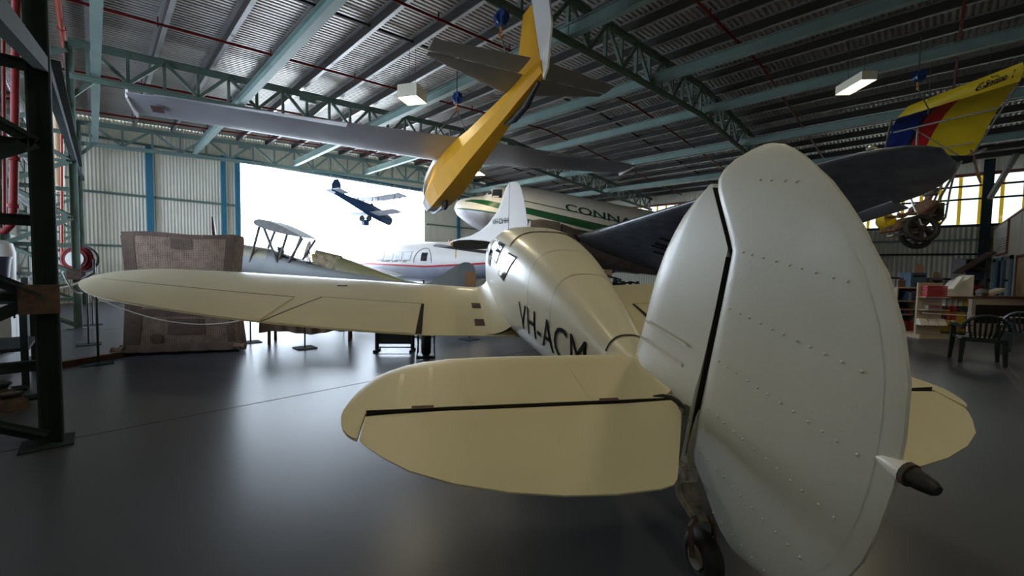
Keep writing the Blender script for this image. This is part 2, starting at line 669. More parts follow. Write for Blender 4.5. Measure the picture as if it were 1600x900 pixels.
# purlins
for k in range(25):
    x = .05 + k * 1.065
    zz = zroof(x)
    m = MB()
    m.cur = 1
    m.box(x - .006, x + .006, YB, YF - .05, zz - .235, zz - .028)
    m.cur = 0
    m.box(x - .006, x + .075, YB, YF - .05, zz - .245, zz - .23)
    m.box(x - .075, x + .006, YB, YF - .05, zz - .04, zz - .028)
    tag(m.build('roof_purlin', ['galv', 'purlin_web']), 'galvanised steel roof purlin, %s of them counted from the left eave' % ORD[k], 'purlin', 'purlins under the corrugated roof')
for y, wh in ((8.75, 'between the nearest two trusses'), (16.4, 'between the two far trusses')):
    m = MB()
    m.bar((0, y, zroof(0) - .13), (XM, y, zroof(XM) - .13), .05, .05)
    m.bar((XM, y, zroof(XM) - .13), (25.6, y, zroof(25.6) - .13), .05, .05)
    tag(m.build('bridging_bar', 'gap_dark'), 'thin black bridging bar running across the purlins ' + wh, 'bridging bar')
# trusses
for yt_, lab, mt, pan in ((5.0, 'nearest green lattice roof truss, overhead in front of the camera', 'steel_green', .64), (13.0, 'middle green lattice roof truss above the biplane', 'steel_green', .64), (20.2, 'farthest blue-green lattice truss against the door wall', 'beam_teal', .80)):
    t = thing('roof_truss', (-.28, yt_, 5.45), lab, 'roof truss', 'lattice roof trusses')
    for nm, zf, hh in (('top_chord', ztop, .15), ('bottom_chord', zbot, .12)):
        m = MB()
        for xa, xb in ((-.28, XM), (XM, 25.88)):
            m.bar((xa, yt_, zf(xa)), (xb, yt_, zf(xb)), .13, .014)
            m.bar((xa, yt_, zf(xa) - hh / 2), (xb, yt_, zf(xb) - hh / 2), .014, hh)
        m.build(nm, mt, t)
    n = int(25.6 / pan)
    for i in range(n + 1):
        x = i * pan
        m = MB()
        m.bar((x, yt_ + .02, zbot(x)), (x, yt_ + .02, ztop(x)), .075, .06)
        m.build('web_post', mt, t)
        if i < n:
            x2 = x + pan
            m = MB()
            if i % 2 == 0:
                m.bar((x, yt_ - .02, ztop(x) - .05), (x2, yt_ - .02, zbot(x2)), .06, .075)
            else:
                m.bar((x, yt_ - .02, zbot(x)), (x2, yt_ - .02, ztop(x2) - .05), .06, .075)
            m.build('web_diagonal', mt, t)
    for x in (4.5, 12.8):
        m = MB()
        m.box(x - .22, x + .22, yt_ - .03, yt_ + .03, ztop(x) - .26, ztop(x) - .01)
        m.build('gusset_plate', mt, t)
# longitudinal beams
BEAMS = [(.12, 'hard by the left columns'), (2.82, 'second from the left wall'), (6.4, 'crossing behind the hanging yellow glider'), (9.7, 'running over the glider tailplane'), (13.0, 'just right of the roof ridge'), (16.5, 'second right of the roof ridge'), (20.4, 'third right of the roof ridge')]
for x, wh in BEAMS:
    m = MB()
    zb = zbot(x) + .02
    m.box(x - .075, x + .075, YB, 20.3, zb - .012, zb + .004)
    m.box(x - .012, x + .012, YB, 20.3, zb, zb + .22)
    m.box(x - .075, x + .075, YB, 20.3, zb + .21, zb + .225)
    m.box(x + .065, x + .075, YB, 20.3, zb, zb + .05)
    tag(m.build('tie_beam', 'beam_teal'), 'long pale teal steel tie beam ' + wh, 'beam', 'tie beams along the hangar')


# lattice columns of the left side
def column(y, lab, mt, top=6.1):
    t = thing('lattice_column', (-.28, y, 0), lab, 'column', 'lattice columns along the left wall')
    for x in (-.28, -1.25):
        m = MB()
        m.box(x - .062, x + .072, y - .012, y + .012, 0, top)
        m.box(x - .062, x - .050, y - .07, y + .07, 0, top)
        m.box(x + .060, x + .072, y - .07, y + .07, 0, top)
        m.build('leg', mt, t)
    zs = [.08, 1.2, 2.4, 3.6, 4.8, 5.9]
    for i, z in enumerate(zs[:-1]):
        z2 = zs[i + 1]
        mid = (z + z2) / 2
        m = MB()
        m.bar((-.30, y - .06, z), (-1.25, y - .06, mid), .012, .09)
        m.bar((-.30, y - .09, z + .02), (-1.25, y - .09, mid + .02), .06, .012)
        m.build('brace', mt, t)
        m = MB()
        m.bar((-1.25, y - .06, mid), (-.30, y - .06, z2), .012, .09)
        m.build('brace', mt, t)
        m = MB()
        m.bar((-1.25, y + .05, mid), (-.30, y + .05, mid), .012, .08)
        m.bar((-1.25, y + .05, mid + .04), (-.30, y + .05, mid + .04), .07, .012)
        m.build('crossbar', mt, t)
        m = MB()
        m.bar((-1.25, y + .05, z2), (-.30, y + .05, z2), .012, .07)
        m.build('crossbar', mt, t)
    m = MB()
    m.box(-.42, -.20, y - .10, y - .085, 1.07, 1.30)
    m.build('gusset_plate', 'rust', t)
    m = MB()
    m.box(-.45, -.15, y - .16, y + .16, 0, .015)
    m.build('base_plate', mt, t)
    m = MB()
    m.bar((-.25, y + .02, top - 1.1), (.15, y + .02, top - .6), .06, .09)
    m.bar((-.30, y + .02, top - 1.1), (-.9, y + .02, top - .1), .06, .09)
    m.build('knee_brace', mt, t)


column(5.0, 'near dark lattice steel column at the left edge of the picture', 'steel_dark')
column(13.1, 'middle green lattice column behind the long wing tip', 'steel_green')
column(20.2, 'far pale green lattice column in the corner by the door wall', 'steel_green')
m = MB()
m.bar((-.25, 5.1, 3.05), (-.25, 15.6, 3.85), .07, .11)
m.bar((-.19, 5.1, 3.11), (-.19, 15.6, 3.91), .07, .012)
m.bar((-.25, 15.6, 3.85), (-.2, 20.2, 4.2), .07, .11)
m.bar((-.25, 5.1, 3.05), (-.28, 2.6, 2.5), .07, .11)
tag(m.build('wall_brace', 'steel_dark'), 'long dark steel brace slanting from the near column to the far columns', 'brace')
# right hand post
t = thing('steel_post', (25.8, -1.55, 0), 'dark green steel post dividing the bright yellow-barred windows', 'post')
m = MB()
m.box(25.7, 25.9, -1.70, -1.40, 0, 6.2)
m.build('shaft', 'steel_dark', t)
m = MB()
m.bar((25.6, -1.6, 4.6), (24.3, -2.1, 6.0), .14, .14)
m.build('knee_brace', 'dirty_white', t)

# ------------------------------------------------------------------ the silver touring monoplane in front
O1 = (2.15, .865, 0)
HD = math.radians(35)
UF = (math.sin(HD), math.cos(HD))
_g = frame(O1, UF)
G = lambda p: _g((p[0], -p[1], p[2]))          # (forward, left, up)
vg = thing('monoplane', O1, 'large silver-cream low-wing monoplane with its tail nearest the camera', 'aeroplane')
fus_tab = [(-.14, .025, .84, .52, 2.2), (.1, .07, .90, .50, 2.3), (.4, .12, .955, .50, 2.5), (.6, .16, 1.02, .51, 2.6), (1.0, .235, 1.22, .53, 2.7), (1.5, .32, 1.45, .555, 2.8), (2.0, .395, 1.66, .585, 2.9), (2.5, .46, 1.82, .62, 3.0), (3.0, .51, 1.94, .655, 3.1), (3.5, .54, 2.02, .69, 3.2), (3.9, .55, 2.05, .72, 3.2), (4.3, .54, 1.99, .75, 3.0), (4.8, .49, 1.80, .80, 2.8), (5.6, .42, 1.68, .92, 2.6), (6.2, .34, 1.60, 1.10, 2.4), (6.55, .20, 2.05, 1.75, 2.2)]
fus_tab[-3:] = [(5.6, .42, 2.02, 1.0, 2.6), (6.2, .34, 2.10, 1.25, 2.4), (6.62, .16, 2.10, 1.80, 2.2)]
fus = Body(fus_tab, G)
m = MB(G)
fus.full(m, span(-.14, 6.62, 60), 44)
m.build('fuselage', 'silver_paint', vg, smooth=50)
# panel seams
m = MB(G)
for a in (2.05, 1.5):
    fus.shell(m, [a - .004, a + .004], lambda a: -.9, lambda a: 2.2, 24, .0015)
m.build('seam', 'galv', vg)
m = MB(G)
fus.shell(m, [3.28, 3.30], lambda a: .55, lambda a: PI - .55, 24, .003)
fus.shell(m, [3.28, 3.75], lambda a: PI / 2 - .50, lambda a: PI / 2 - .48, 3, .003)
m.build('hatch_edge', 'gap_dark', vg)
m = MB(G)
fus.shell(m, span(2.9, 4.25, 12), lambda a: .62, lambda a: PI - .62, 24, .012)
m.build('roof_hatch', 'silver_paint', vg, smooth=50)
# cabin windows
for sg in (1, -1):
    for c in ([(2.56, 1.60), (2.86, 1.655), (3.19, 1.43), (2.90, 1.345)], [(3.14, 1.79), (3.48, 1.86), (3.70, 1.63), (3.36, 1.555)]):
        cx = sum(p[0] for p in c) / 4
        cz = sum(p[1] for p in c) / 4
        big = [((p[0] - cx) * 1.16 + cx, (p[1] - cz) * 1.12 + cz) for p in c]
        m = MB(G)
        fus.quad(m, big, .004, sg)
        wn = m.build('window', 'gap_dark', vg, smooth=40)
        m = MB(G)
        fus.quad(m, c, .008, sg)
        m.build('pane', 'glass_dark', wn, smooth=60)
    m = MB(G)
    fus.quad(m, [(3.75, 1.72), (4.25, 1.80), (4.35, 1.58), (3.85, 1.5)], .006, sg)
    m.build('windscreen', 'glass_dark', vg, smooth=60)
# registration on the side
tp, tf = text_pts('VH-ACM', bold=False)
zb_ = lin([(.9, .60), (1.10, .615), (2.28, .885)])
m = MB(G)
pts = []
for u, v in tp:
    a = 2.30 - u * 1.42
    z = .885 - (2.30 - a) * .125 + v * .265
    pts.append(fus.side(a, z, .008, 1))
m.add(pts, tf)
m.build('registration_letters', 'letter', vg)

# wings: aerofoil lofts, flaps and ailerons as raised panels
TI, TD = math.tan(math.radians(12)), math.tan(math.radians(3.5))


def wz(a, b):
    return .69 + TD * (b - .53) + TI * (a - 2.86)


W_LE = [(0.3, 4.80), (.53, 4.78), (1.5, 4.74), (3.0, 4.74), (4.0, 4.74), (4.9, 4.70), (5.2, 4.63), (5.38, 4.54), (5.50, 4.42), (5.57, 4.28), (5.6, 4.12)]
W_TE = [(0.3, 2.86), (.53, 2.86), (1.5, 2.76), (3.0, 2.88), (4.0, 3.09), (4.9, 3.38), (5.2, 3.56), (5.38, 3.72), (5.50, 3.86), (5.57, 3.97), (5.6, 4.06)]
fle, fte = (lambda b: crom(W_LE, b)[0]), (lambda b: crom(W_TE, b)[0])


def wtop(b, x, off):
    le, te = fle(b), fte(b)
    a = le + (te - le) * x
    c = le - te
    tcx = .105 if b < 5 else .105 - .03 * (b - 5)
    return (a, b, wz(a, b) + yt(x) * tcx * c * 2 * .68 + .002 + off)


for sg in (1, -1):
    T = (lambda p, sg=sg: G((p[0], p[1] * sg, p[2])))
    m = MB(T)
    rings = []
    for b in [.3, .53, 1, 1.5, 2, 2.5, 3, 3.5, 4, 4.5, 4.9, 5.1, 5.25, 5.38, 5.46, 5.52, 5.56, 5.585, 5.6]:
        le, te = fle(b), fte(b)
        rings.append(foil(b, le, te, wz(le, b), wz(te, b), .105 if b < 5 else .105 - .03 * (b - 5)))
    m.loft(rings)
    wg = m.build('wing', 'wing_warm_lit', vg, smooth=40)

    def panel(nm, bs, x0, mt, off, x1=.995):
        m = MB(T)
        rows = []
        for b0, b1 in bs:
            rows.append([wtop(b0 + (b1 - b0) * i / 6 if True else 0, x0 + (x1 - x0) * i / 6, off) for i in range(7)])
        m.loft(rows, cap=False, closed=False)
        return m.build(nm, mt, wg, smooth=40)
    # each row (span at hinge, span at trailing edge)
    panel('flap_gap', [(1.44, 1.44), (1.475, 1.51)], .60, 'gap_dark', .004)
    panel('flap_gap', [(2.68, 3.13), (2.70, 3.15)], .60, 'gap_dark', .004)
    panel('flap', [(1.48, 1.52)] + [(1.48 + (2.68 - 1.48) * i / 6, 1.52 + (3.12 - 1.52) * i / 6) for i in range(1, 7)], .605, 'wing_warm_lit', .007)
    panel('hinge_line', [(1.46, 1.46), (2.0, 2.0), (2.68, 2.68)], .596, 'olive', .005, .601)
    panel('aileron', [(3.0 + (5.3 - 3.0) * i / 8, 3.16 + (5.3 - 3.16) * i / 8) for i in range(9)], .645, 'wing_warm_lit', .007)
    panel('hinge_line', [(3.0 + (5.36 - 3.0) * i / 8, 3.0 + (5.36 - 3.0) * i / 8) for i in range(9)], .634, 'gap_dark', .005, .642)
    for x0, x1 in ((.55, .64), (.80, .89)):
        m = MB(T)
        m.loft([[wtop(b, x0 + (x1 - x0) * i / 4, .005) for i in range(5)] for b in (.66, .74, .82)], cap=False, closed=False)
        m.build('footstep', 'rust', wg)
    m = MB(T)
    m.torus(T and Vector(wtop(2.55, .36, .006)), (0, 0, 1), .06, .006, 20, 5)
    m.build('filler_cap', 'steel_dark', wg)
    # wing root fillet
    m = MB(T)
    rr = []
    for i in range(13):
        x = .04 + .95 * i / 12
        p = wtop(.72, x, .003)
        q = fus.side(p[0], wtop(.5, x, 0)[2] + .10 + .04 * math.sin(PI * x), .0)
        row = []
        for k in range(7):
            s_ = k / 6
            b = p[1] + (q[1] - p[1]) * s_
            z = p[2] + (q[2] - p[2]) * s_ ** 2.6
            row.append((p[0], b, z))
        rr.append(row)
    m.loft(rr, cap=False, closed=False)
    m.build('wing_root_fillet', 'wing_warm_lit', vg, smooth=60)
    # main wheel in its fork
    m = MB(T)
    ax = Vector((0, 1, 0))
    c = Vector((5.05, 1.45, .25))
    m.torus(c, ax, .17, .08, 28, 10)
    gw = m.build('main_wheel', 'rubber', vg, smooth=60)
    m = MB(T)
    m.disc(c, ax, .12, .08)
    m.build('hub', 'galv', gw)
    m = MB(T)
    for q in (-.13, .13):
        m.bar((5.05, 1.45 + q, .22), (4.75, 1.45 + q, .95), .025, .04)
        m.bar((5.05, 1.45 + q, .06), (5.05, 1.45 + q, .30), .02, .03)
    m.bar((4.9, 1.30, .60), (4.9, 1.60, .60), .03, .03)
    m.bar((4.83, 1.30, .03), (4.83, 1.60, .03), .08, .04)
    m.bar((4.83, 1.31, .03), (5.05, 1.32, .20), .02, .02)
    m.bar((4.83, 1.59, .03), (5.05, 1.58, .20), .02, .02)
    m.build('gear_leg', 'black', vg)
# nose propeller
pr = Vector((6.72, 0, 1.95))
m = MB(G)
m.tube([pr - Vector((.12, 0, 0)), pr, pr + Vector((.12, 0, 0)), pr + Vector((.2, 0, 0))], [.13, .12, .08, .02], 16)
pm = m.build('propeller_hub', 'black', vg, smooth=50)
for sg in (1, -1):
    m = MB(G)
    rings = []
    for r, w_, th, tw in ((.08, .05, .05, 1.2), (.3, .085, .035, .9), (.6, .10, .022, .6), (.85, .085, .014, .45), (.97, .05, .01, .4), (1.02, .015, .008, .4)):
        rings.append([(pr.x + .5 * w_ * math.cos(t) * math.sin(tw) * .6 + .5 * th * math.sin(t), sg * r, pr.z + w_ * math.cos(t)) for t in [2 * PI * k / 10 for k in range(10)]])
    m.loft(rings[:5])
    m.cur = 1
    m.loft(rings[4:])
    m.build('propeller_blade', ['black', 'hook_orange'], pm, smooth=50)

# tailplane and elevators
CI, SI = math.cos(math.radians(11)), math.sin(math.radians(11))
CD, SD = math.cos(math.radians(17)), math.sin(math.radians(17))


def solid(mb, st, T2, prof):
    """st rows (span, front s, rear s); T2 maps (s, span, thickness) to the aircraft frame"""
    rings = []
    for b, s0, s1 in st:
        top = [T2(s0 + (s1 - s0) * x, b, prof(x, b) * 1) for x in CH]
        bot = [T2(s0 + (s1 - s0) * x, b, -prof(x, b) * 1) for x in CH]
        rings.append(top + bot[::-1])
    mb.loft(rings)


stab = [(.02, .60, 0), (.4, .605, 0), (.8, .61, 0), (1.0, .605, 0), (1.2, .59, 0), (1.35, .555, 0), (1.45, .512, 0), (1.53, .45, 0), (1.585, .39, 0), (1.592, .38, -.165), (1.61, .34, -.155), (1.635, .28, -.135), (1.66, .21, -.10), (1.678, .13, -.05), (1.688, .06, .0)]
elev = [(.075, -.014, -.09), (.11, -.012, -.155), (.17, -.012, -.25), (.24, -.012, -.36), (.30, -.012, -.455), (.33, -.012, -.50), (.36, -.012, -.525), (.42, -.012, -.54), (.6, -.012, -.548), (.8, -.012, -.535), (1.0, -.012, -.50), (1.2, -.012, -.44), (1.37, -.012, -.36), (1.48, -.012, -.275), (1.55, -.014, -.21), (1.582, -.016, -.17)]


def sprof(x, b):
    k = 1.0 if b < 1.3 else max(.12, 1.0 - (b - 1.3) / .39 * .9)
    return (.032 * min(1, (x / .18)) ** .5 * (1 - .28 * x) + .002) * k


def eprof(x, b):
    k = 1.0 if b < 1.3 else max(.2, 1.0 - (b - 1.3) / .33 * .8)
    return (.022 * (1 - x) ** .8 * min(1, (x + .02) / .06) + .004) * k


for sg in (1, -1):
    m = MB(G)
    solid(m, stab, lambda s_, b, h: (s_ * CI - h * SI, b * sg, .82 + s_ * (SI if s_ > 0 else SD) + h * CI), sprof)
    tpn = m.build('tailplane', 'tail_warm_lit', vg, smooth=40)
    m = MB(G)
    for b in (.5, .83, 1.1, 1.3, 1.45):
        s1 = .59 if b < 1.2 else .52 if b < 1.4 else .46
        m.loft([[(s_ * CI - h * SI, (b + db) * sg, .82 + s_ * SI + h * CI) for s_, h in [(q * s1, sprof(1 - q, b) + .0015) for q in (0.02, .25, .5, .75, .92)]] for db in (-.012, .012)], cap=False, closed=False)
    m.build('rib_tape', 'wing_warm_lit', tpn, smooth=40)
    m = MB(G)
    for b in (.42, 1.33):
        m.loft([[(s_ * CI - .03 * SI, (b + db) * sg, .82 + s_ * SI + .0315 * CI) for s_ in (-.02, .008)] for db in (-.05, .05)], cap=False, closed=False)
    m.build('hinge_slot', 'rust', tpn)
    m = MB(G)
    m.loft([[(-.004 * CI - h * SI, b * sg, .82 + h * CI) for h in (-.024, .024)] for b in (.03, 1.58)], cap=False, closed=False)
    m.build('hinge_gap', 'gap_dark', tpn)
    m = MB(G)
    m.tube([(s_, b * sg, .82 + s_ * .25 + .022) for s_, b in ((.012, .17), (.012, .12), (-.01, .085), (-.05, .062), (-.10, .055))], [.008, .014, .016, .014, .008], 8)
    m.build('root_gap', 'gap_dark', tpn, smooth=50)
    m = MB(G)
    solid(m, elev, lambda s_, b, h: (s_ * CD - h * SD, b * sg, .82 + s_ * SD + h * CD), eprof)
    m.build('elevator', 'tail_warm_lit', vg, smooth=40)


# fin, rudder
def hinge(z):
    return -.06 - .2407 * (z - .5)


Tf = lambda p: G((p[0], p[2], p[1]))           # (forward, height, sideways)
fin_rows = [(.52, .30, None), (.70, .45, None), (.86, .53, None), (.94, .53, None), (1.0, .52, None), (1.1, .47, None), (1.23, .41, None), (1.35, .365, None), (1.47, .31, None), (1.6, .23, None), (1.7, .145, None), (1.78, .06, None), (1.84, -.03, -.215), (1.88, -.12, -.2), (1.9, -.165, -.19)]
m = MB(Tf)
rings = []
for z, le, te in fin_rows:
    te = hinge(z) + .004 if z <= 1.58 else -.324 + (z - 1.58) * .43
    k = .052 if z < .95 else .05 - .028 * (z - .95)
    flare = min(1, max(0, (1.12 - z) / .2)) ** 2 * .045
    pr_ = lambda x: (k * min(1, (x / .25)) ** .5 * (1 - .25 * x) + .002 + flare * min(1, x * 3) * (1 - .7 * x))
    rings.append([(le + (te - le) * x, z, pr_(x)) for x in CH] + [(le + (te - le) * x, z, -pr_(x)) for x in CH[::-1]])
m.loft(rings)
fin = m.build('fin', 'fabric_silver', vg, smooth=45)
for sg in (1, -1):
    m = MB(G)
    rows = []
    for i in range(11):
        q = i / 10
        s_ = .02 + .50 * q
        row = []
        hh = .13 * (1 - q ** 3) + .004
        for k in range(9):
            w_ = k / 8
            row.append((s_ * CI, sg * (.04 + (.085 + .05 * q) * (1 - w_) ** 2), .82 + s_ * SI + sprof(1 - s_ / .605, .2) + .001 + hh * w_ ** 2.2))
        rows.append(row)
    m.loft(rows, cap=False, closed=False)
    m.build('tail_fillet', 'tail_warm_lit', vg, smooth=60)
m = MB(G)
fus.shell(m, [.66, .675], lambda a: .55, lambda a: PI - .55, 20, .006)
m.build('deck_seam', 'gap_dark', vg)
m = MB(Tf)
for zz, l0 in ((1.13, .44), (1.235, .40)):
    m.loft([[(l0 - q * (l0 - hinge(zz) - .05), zz - .03 + dz - q * .10, .051 - .008 * (zz - 1.1)) for q in (.08, .3, .55, .8)] for dz in (-.009, .009)], cap=False, closed=False)
m.build('rib_tape', 'white_paint', fin, smooth=40)
m = MB(Tf)
for z0, z1 in ((.52, 1.56),):
    m.loft([[(hinge(z) - .002, z, h) for h in (-.036, .036)] for z in span(z0, z1, 8)], cap=False, closed=False)
m.loft([[(-.324 + (z - 1.58) * .43 - .004, z, h) for h in (-.03, .03)] for z in span(1.545, 1.88, 4)], cap=False, closed=False)
m.build('rudder_gap', 'gap_dark', fin)
m = MB(Tf)
m.loft([[(hinge(z) + .004 + q, z, .060) for q in (0, .045)] for z in span(.52, .84, 4)], cap=False, closed=False)
m.build('stern_strip', 'olive', fin)
m = MB(Tf)
m.loft([[(.30 - .55 * q - .0, 1.02 - .42 * q * .55 + dz - .09 * q, .0555 - .003 * q) for q in span(0, .82, 6)] for dz in (-.003, .003)], cap=False, closed=False)
m.build('seam', 'galv', fin)
rud = [(.30, -.40, -.50), (.315, -.375, -.60), (.35, -.33, -.70), (.40, -.285, -.765), (.48, -.21, -.84), (.56, -.135, -.90), (.63, -.112, -.935), (.75, -.14, -.975), (.9, -.176, -1.01), (1.05, -.212, -1.027), (1.2, -.248, -1.03), (1.35, -.284, -1.005), (1.5, -.318, -.955), (1.585, -.338, -.905), (1.64, -.318, -.878), (1.72, -.285, -.825), (1.8, -.25, -.765), (1.86, -.226, -.705), (1.91, -.222, -.655), (1.945, -.25, -.61), (1.975, -.31, -.565), (1.995, -.40, -.51), (2.0, -.44, -.48)]


def rprof(x, z, f, r):
    c = abs(f - r)
    k = min(1, c / .5)
    return (.031 * min(1, (x + .012) / .05) ** .4 * (1 - x) ** .75 + .007 * min(1, x * 8 + .3)) * k


m = MB(Tf)
rings = []
for z, f0, r0 in rud:
    xs = [0, .01, .04, .1, .2, .35, .5, .65, .8, .9, .96, .985, 1]
    rings.append([(f0 + (r0 - f0) * x, z, rprof(x, z, f0, r0)) for x in xs] + [(f0 + (r0 - f0) * x, z, -rprof(x, z, f0, r0)) for x in xs[::-1]])
m.loft(rings)
# rib stitching bumps
rf, rr_ = lin([(r[0], r[1]) for r in rud]), lin([(r[0], r[2]) for r in rud])
for zh in (1.88, 1.60, 1.36, 1.12, .885, .66, .47):
    for i in range(1, 14):
        a = hinge(zh) - .03 - i * .055 - random.uniform(0, .012)
        z = zh + .24 * (a - hinge(zh))
        if rr_(z) + .07 < a < rf(z) - .02:
            x = (a - rf(z)) / (rr_(z) - rf(z))
            for s_ in (1, -1):
                m.ball((a, z, s_ * rprof(x, z, rf(z), rr_(z))), .0055, 6, 4, (1, 1, .8))
rudder = m.build('rudder', 'fabric_silver', vg, smooth=50)
m = MB(Tf)
for s_ in (1, -1):
    m.loft([[(rr_(z) + q, z, s_ * (rprof(1 - q / (rf(z) - rr_(z)), z, rf(z), rr_(z)) + .001)) for q in (.055, .0575)] for z in span(.42, 1.86, 20)], cap=False, closed=False)
m.build('edge_seam', 'fabric_silver', rudder, smooth=50)
# tail lamp
m = MB(G)
m.tube([(-.945, 0, .968), (-.98, 0, .966), (-1.015, 0, .960), (-1.035, 0, .956)], [.006, .018, .028, .032], 14)
lmp = m.build('tail_lamp_fairing', 'white_paint', vg, smooth=50)
m = MB(G)
m.tube([(-1.035, 0, .956), (-1.048, 0, .954)], [.034, .034], 14)
m.cur = 1
m.tube([(-1.048, 0, .954), (-1.07, 0, .951), (-1.10, 0, .947), (-1.11, 0, .945)], [.029, .027, .021, .014], 14)
m.build('tail_lamp', ['rust', 'black'], lmp, smooth=40)
# rudder horn and tail wheel
m = MB(G)
m.bar((-.03, .055, .53), (-.16, .075, .50), .02, .035)
for k in range(5):
    m.ball((-.13 + .012 * k, .055, .49 + .016 * (k % 3)), .016, 8, 5)
m.build('rudder_horn', 'dirty_white', vg, smooth=40)
m = MB(G)
m.tube([(.04, .0, .74), (-.03, .0, .58), (-.06, .0, .40)], [.06, .062, .042], 12)
m.cur = 1
m.tube([(-.06, 0, .42), (-.12, 0, .33)], [.044, .044], 12)
m.tube([(.02, .03, .55), (-.06, .04, .36), (-.16, .03, .30)], [.03, .024, .02], 8)
m.bar((-.10, .0, .34), (-.19, .0, .285), .05, .03)
m.build('tail_strut', ['fabric_silver', 'dirty_white'], vg, smooth=40)
m = MB(G)
m.tube([(-.20, -.06, .13), (-.18, -.06, .27), (-.17, -.03, .30), (-.17, .03, .30), (-.18, .06, .27), (-.20, .06, .13)], .013, 8)
m.build('tail_fork', 'rust', vg, smooth=40)
m = MB(G)
m.torus((-.20, 0, .128), (0, 1, 0), .080, .046, 28, 12)
tw_ = m.build('tail_wheel', 'rubber', vg, smooth=60)
m = MB(G)
m.disc((-.20, 0, .128), (0, 1, 0), .052, .10, 16)
m.build('hub', 'dirty_white', tw_, smooth=40)

# ------------------------------------------------------------------ the green-striped airliner
t41 = math.radians(41)
O2 = Vector((11.79, 15.58, 0))
A2 = frame(O2, (math.cos(t41), -math.sin(t41)))   # (aft, towards the camera, up)
dc = thing('airliner', O2, 'cream and green twin-engined airliner with dark metal wing reaching overhead', 'aeroplane')
dtab = [(0, .06, 4.22, 4.10, 2), (.06, .24, 4.42, 3.93, 2), (.3, .50, 4.57, 3.70, 2), (.68, .75, 4.66, 3.42, 2), (1.13, .95, 4.74, 3.16, 2), (1.42, 1.02, 4.80, 3.02, 2.05), (1.62, 1.05, 5.02, 2.96, 2.15), (1.9, 1.10, 5.17, 2.86, 2.2), (2.3, 1.16, 5.23, 2.76, 2.2), (3.2, 1.24, 5.20, 2.62, 2.1), (4.1, 1.28, 5.09, 2.50, 2), (6.0, 1.29, 4.80, 2.24, 2), (8.4, 1.28, 4.40, 1.85, 2), (12, 1.12, 3.84, 1.55, 2), (16, .66, 3.1, 1.55, 2), (18.6, .2, 2.62, 1.95, 2)]
db = Body(dtab, A2)
aa = span(0, 2.4, 24) + span(2.6, 18.6, 40)
zsil = lin([(0, 4.13), (.3, 4.08), (1, 3.98), (2, 3.82), (3.2, 3.58), (18.6, .9)])
m = MB(A2)
db.shell(m, aa, lambda a: db.ang(a, zsil(a)), lambda a: PI - db.ang(a, zsil(a)), 30)
m.build('upper_fuselage', 'cream_paint', dc, smooth=50)
m = MB(A2)
db.shell(m, aa, lambda a: -PI - db.ang(a, zsil(a)), lambda a: db.ang(a, zsil(a)), 30)
m.build('lower_fuselage', 'alu', dc, smooth=50)
m = MB(A2)
for sg in (1, -1):
    db.band(m, span(.5, 2, 10) + span(2.2, 17, 40), lin([(.5, 4.44), (.8, 4.50), (1.3, 4.46), (2.0, 4.30), (3.22, 4.11), (6.56, 3.45), (17, 1.9)]), lin([(.5, 4.40), (.8, 4.36), (1.3, 4.23), (2, 4.04), (3.22, 3.83), (5.8, 3.26), (17, 1.5)]), .006, sg)
    db.band(m, span(.1, 2, 14) + span(2.2, 17, 40), lin([(0, 4.14), (.3, 4.11), (1, 4.01), (2, 3.86), (3.2, 3.62), (17, 1.2)]), lin([(0, 4.10), (.3, 4.05), (1, 3.95), (2, 3.80), (3.2, 3.56), (17, 1.1)]), .006, sg)
    db.band(m, span(2.5, 17, 40), lin([(2.5, 4.54), (7.22, 3.63), (17, 2.1)]), lin([(2.5, 4.50), (7.22, 3.585), (17, 2.05)]), .006, sg)
m.build('green_stripe', 'green_line', dc, smooth=60)
for sg in (1, -1):
    for c in ([(1.50, 4.90), (1.64, 4.93), (1.70, 4.72), (1.52, 4.70)], [(1.74, 4.96), (2.16, 4.94), (2.12, 4.52), (1.68, 4.56)], [(2.5, 4.74), (2.62, 4.72), (2.62, 4.62), (2.5, 4.64)]):
        m = MB(A2)
        db.quad(m, c, .012, sg)
        m.build('cockpit_window', 'glass_dark', dc, smooth=60)
    m = MB(A2)
    db.quad(m, [(1.72, 4.62), (2.0, 4.62), (1.98, 4.54), (1.70, 4.56)], .02, sg)
    m.build('window_blind', 'paper', dc, smooth=60)
tp, tf = text_pts('CONNAIR', bold=True)
m = MB(A2)
m.add([db.side(4.92 + u * 3.75, 4.04 - u * .795 + v * .33, .012, 1) for u, v in tp], tf)
m.build('airline_name', 'green_text', dc)
# fin and tailplane (hidden behind the wing but part of the aircraft)
m = MB(A2)
m.prism([(14.8, -.06, 3.2), (16.6, -.06, 5.2), (17.9, -.06, 5.2), (18.6, -.06, 2.6)], (0, .12, 0))
m.build('fin', 'cream_paint', dc)


def dring(b, le, te, zl, zt, tc):
    return foil(b, le, te, zl, zt, tc, .62)


